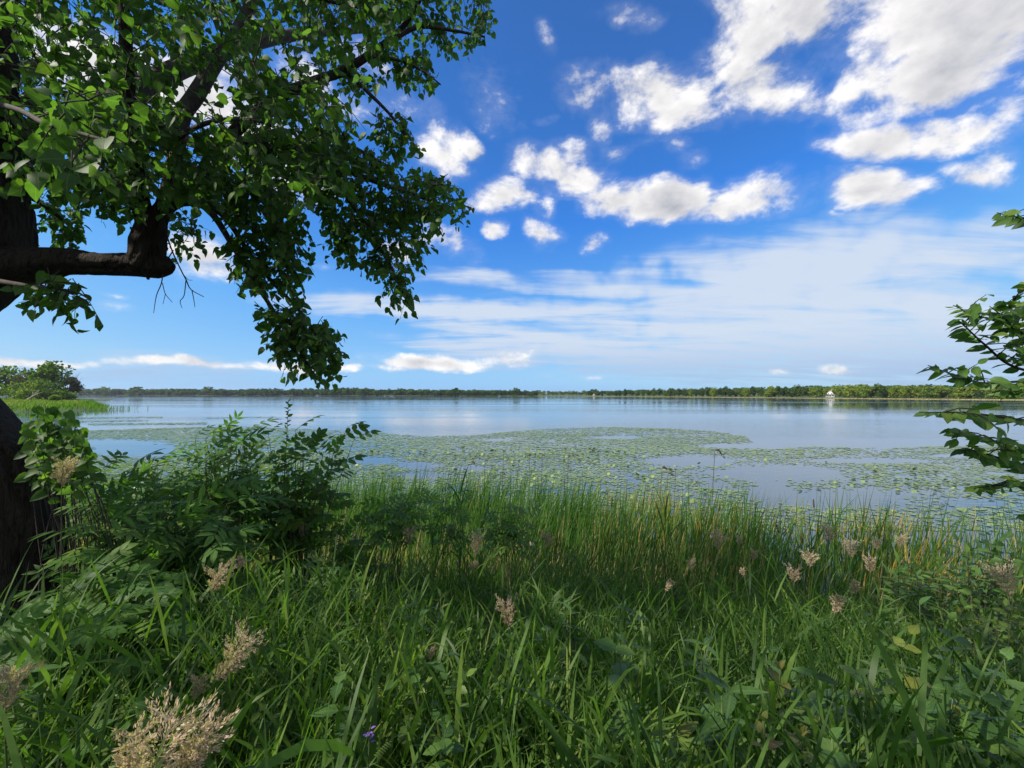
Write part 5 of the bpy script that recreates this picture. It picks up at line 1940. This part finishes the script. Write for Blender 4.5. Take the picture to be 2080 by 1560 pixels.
SG = [
    (325, 1535, .85, .125, (.35, .1), 3, 'large pinkish seed head filling the bottom edge at the left', ((395, 1530, .11, .6), (262, 1545, .10, .2))),
    (18, 1405, 1.15, .105, (.1, .1), 1, 'blurred grey-pink seed head at the very left edge', ()),
    (482, 1325, 1.5, .11, (.5, .1), 3, 'plump tan-pink seed head arching over in the lower left', ((455, 1362, .10, 1.0),)),
    (402, 1400, 1.5, .085, (.25, 0), 0, 'small upright seed head below the plump arching one', ()),
    (442, 1180, 2.3, .14, (.3, 0), 1, 'tan seed head in front of the dark shade below the shrubs', ()),
    (482, 1146, 2.5, .10, (1.3, 0), 0, 'thin seed head lying nearly flat above the tan one', ()),
    (1030, 1250, 2.1, .12, (-.1, 0), 1, 'round beige seed head standing in the middle of the grass', ()),
    (967, 1108, 4.0, .22, (.05, 0), 0, 'tall branching tan seed head in front of the cattail bed', ()),
    (960, 1150, 3.8, .13, (.9, 0), 2, 'small bent seed head under the tall branching one', ()),
    (1358, 1190, 2.9, .09, (.5, 0), 2, 'small pale seed head leaning right in the middle grass', ()),
    (1404, 1150, 3.8, .13, (-.1, 0), 0, 'pale seed head left of the leaning cattail stalks', ()),
    (1458, 1100, 4.6, .22, (.3, 0), 1, 'brownish feathery seed head before the yellow cattails', ()),
    (1502, 1100, 4.8, .14, (0, 0), 0, 'seed head to the right of the brownish feathery one', ()),
    (1532, 1130, 4.4, .14, (.1, 0), 0, 'slender seed head between the leaning cattails and the bush', ()),
    (1510, 1165, 3.8, .11, (-.3, 0), 2, 'small seed head bending left in the right grass', ()),
    (1645, 1140, 4.2, .17, (0, 0), 3, 'plump fluffy seed head in the right grass', ()),
    (1613, 1170, 3.8, .15, (0, 0), 3, 'fluffy pinkish seed head left below the plump one', ()),
    (1683, 1088, 4.8, .24, (.15, 0), 0, 'tall arching yellowish seed head rising before the cattails on the right', ()),
    (1728, 1118, 4.4, .20, (.1, 0), 1, 'dense brown seed head right of the tall arching one', ()),
    (1768, 1150, 4.2, .18, (.05, 0), 0, 'greenish upright seed head below the dense brown one', ()),
    (1735, 1195, 3.4, .12, (.4, 0), 2, 'slanting pinkish seed head in the grass at the right', ()),
    (1780, 1108, 4.6, .14, (0, 0), 0, 'small greenish seed head before the far right cattails', ()),
    (1832, 1102, 4.6, .16, (-.1, 0), 1, 'tan seed head left of the fine-leaved bush', ()),
    (1700, 1230, 3.0, .14, (.3, 0), 2, 'nodding pale-green seed head in the right grass', ()),
    (2040, 1185, 2.8, .17, (-.3, 0), 1, 'blurred tan seed head at the right edge above the small-leaved bush', ()),
    (618, 1082, 4.6, .18, (.1, 0), 0, 'dull seed head in front of the ash shrub', ()),
    (832, 1092, 4.4, .20, (0, 0), 1, 'dull brown seed head under the umbrella-shaped elder', ()),
    (1113, 1100, 4.4, .20, (-.1, 0), 0, 'feathery dull seed head before the middle of the cattails', ()),
    (128, 965, 2.8, .18, (.1, 0), 0, 'tall green-tan seed head beside the grape leaves', ()),
    (875, 1330, 1.9, .05, (0, 0), 1, 'tiny white seed head on a bent stalk below centre', ()),
]
for (px, py, d, sz, ln_, vr, lab, ex) in SG:
    seed_grass(lab, px, py, d, sz, ln_, vr, ex)
# a few bleached dead stalks lying in the grass
for (a, b_, d, lab) in (((1015, 1330), (1010, 1440), 1.9, 'bleached dead stalk standing under the round seed head'), ((1130, 1365), (1090, 1470), 1.7, 'thin dry stalk in the grass right of centre')):
    p0, p1 = P(a[0], a[1], d), P(b_[0], b_[1], d)
    p1 = p1 + (p1 - p0) * .8
    t = thing('dry_stalk', lab, 'dry stalk', p1)
    g = Geo()
    tube(g, [p0, (p0 + p1) / 2 + [.005, 0, 0], p1], [.0013, .0018, .0022], 5)
    g.obj('stalk', M_deadwood, t, smooth=True)

# ------------------------------------------------------------------ the air over the lake
hz, t, out = new_mat('lake_haze')
pv = t.new('ShaderNodeVolumePrincipled')
pv.inputs['Color'].default_value = (.80, .89, 1.0, 1)
pv.inputs['Density'].default_value = HAZE
pv.inputs['Anisotropy'].default_value = 0.2
t.l.new(pv.outputs[0], out.inputs['Volume'])
g = Geo()
box(g, -6100, 6100, -3100, 8100, -3.0, 70.0)
g.obj('haze', hz, kind='stuff')
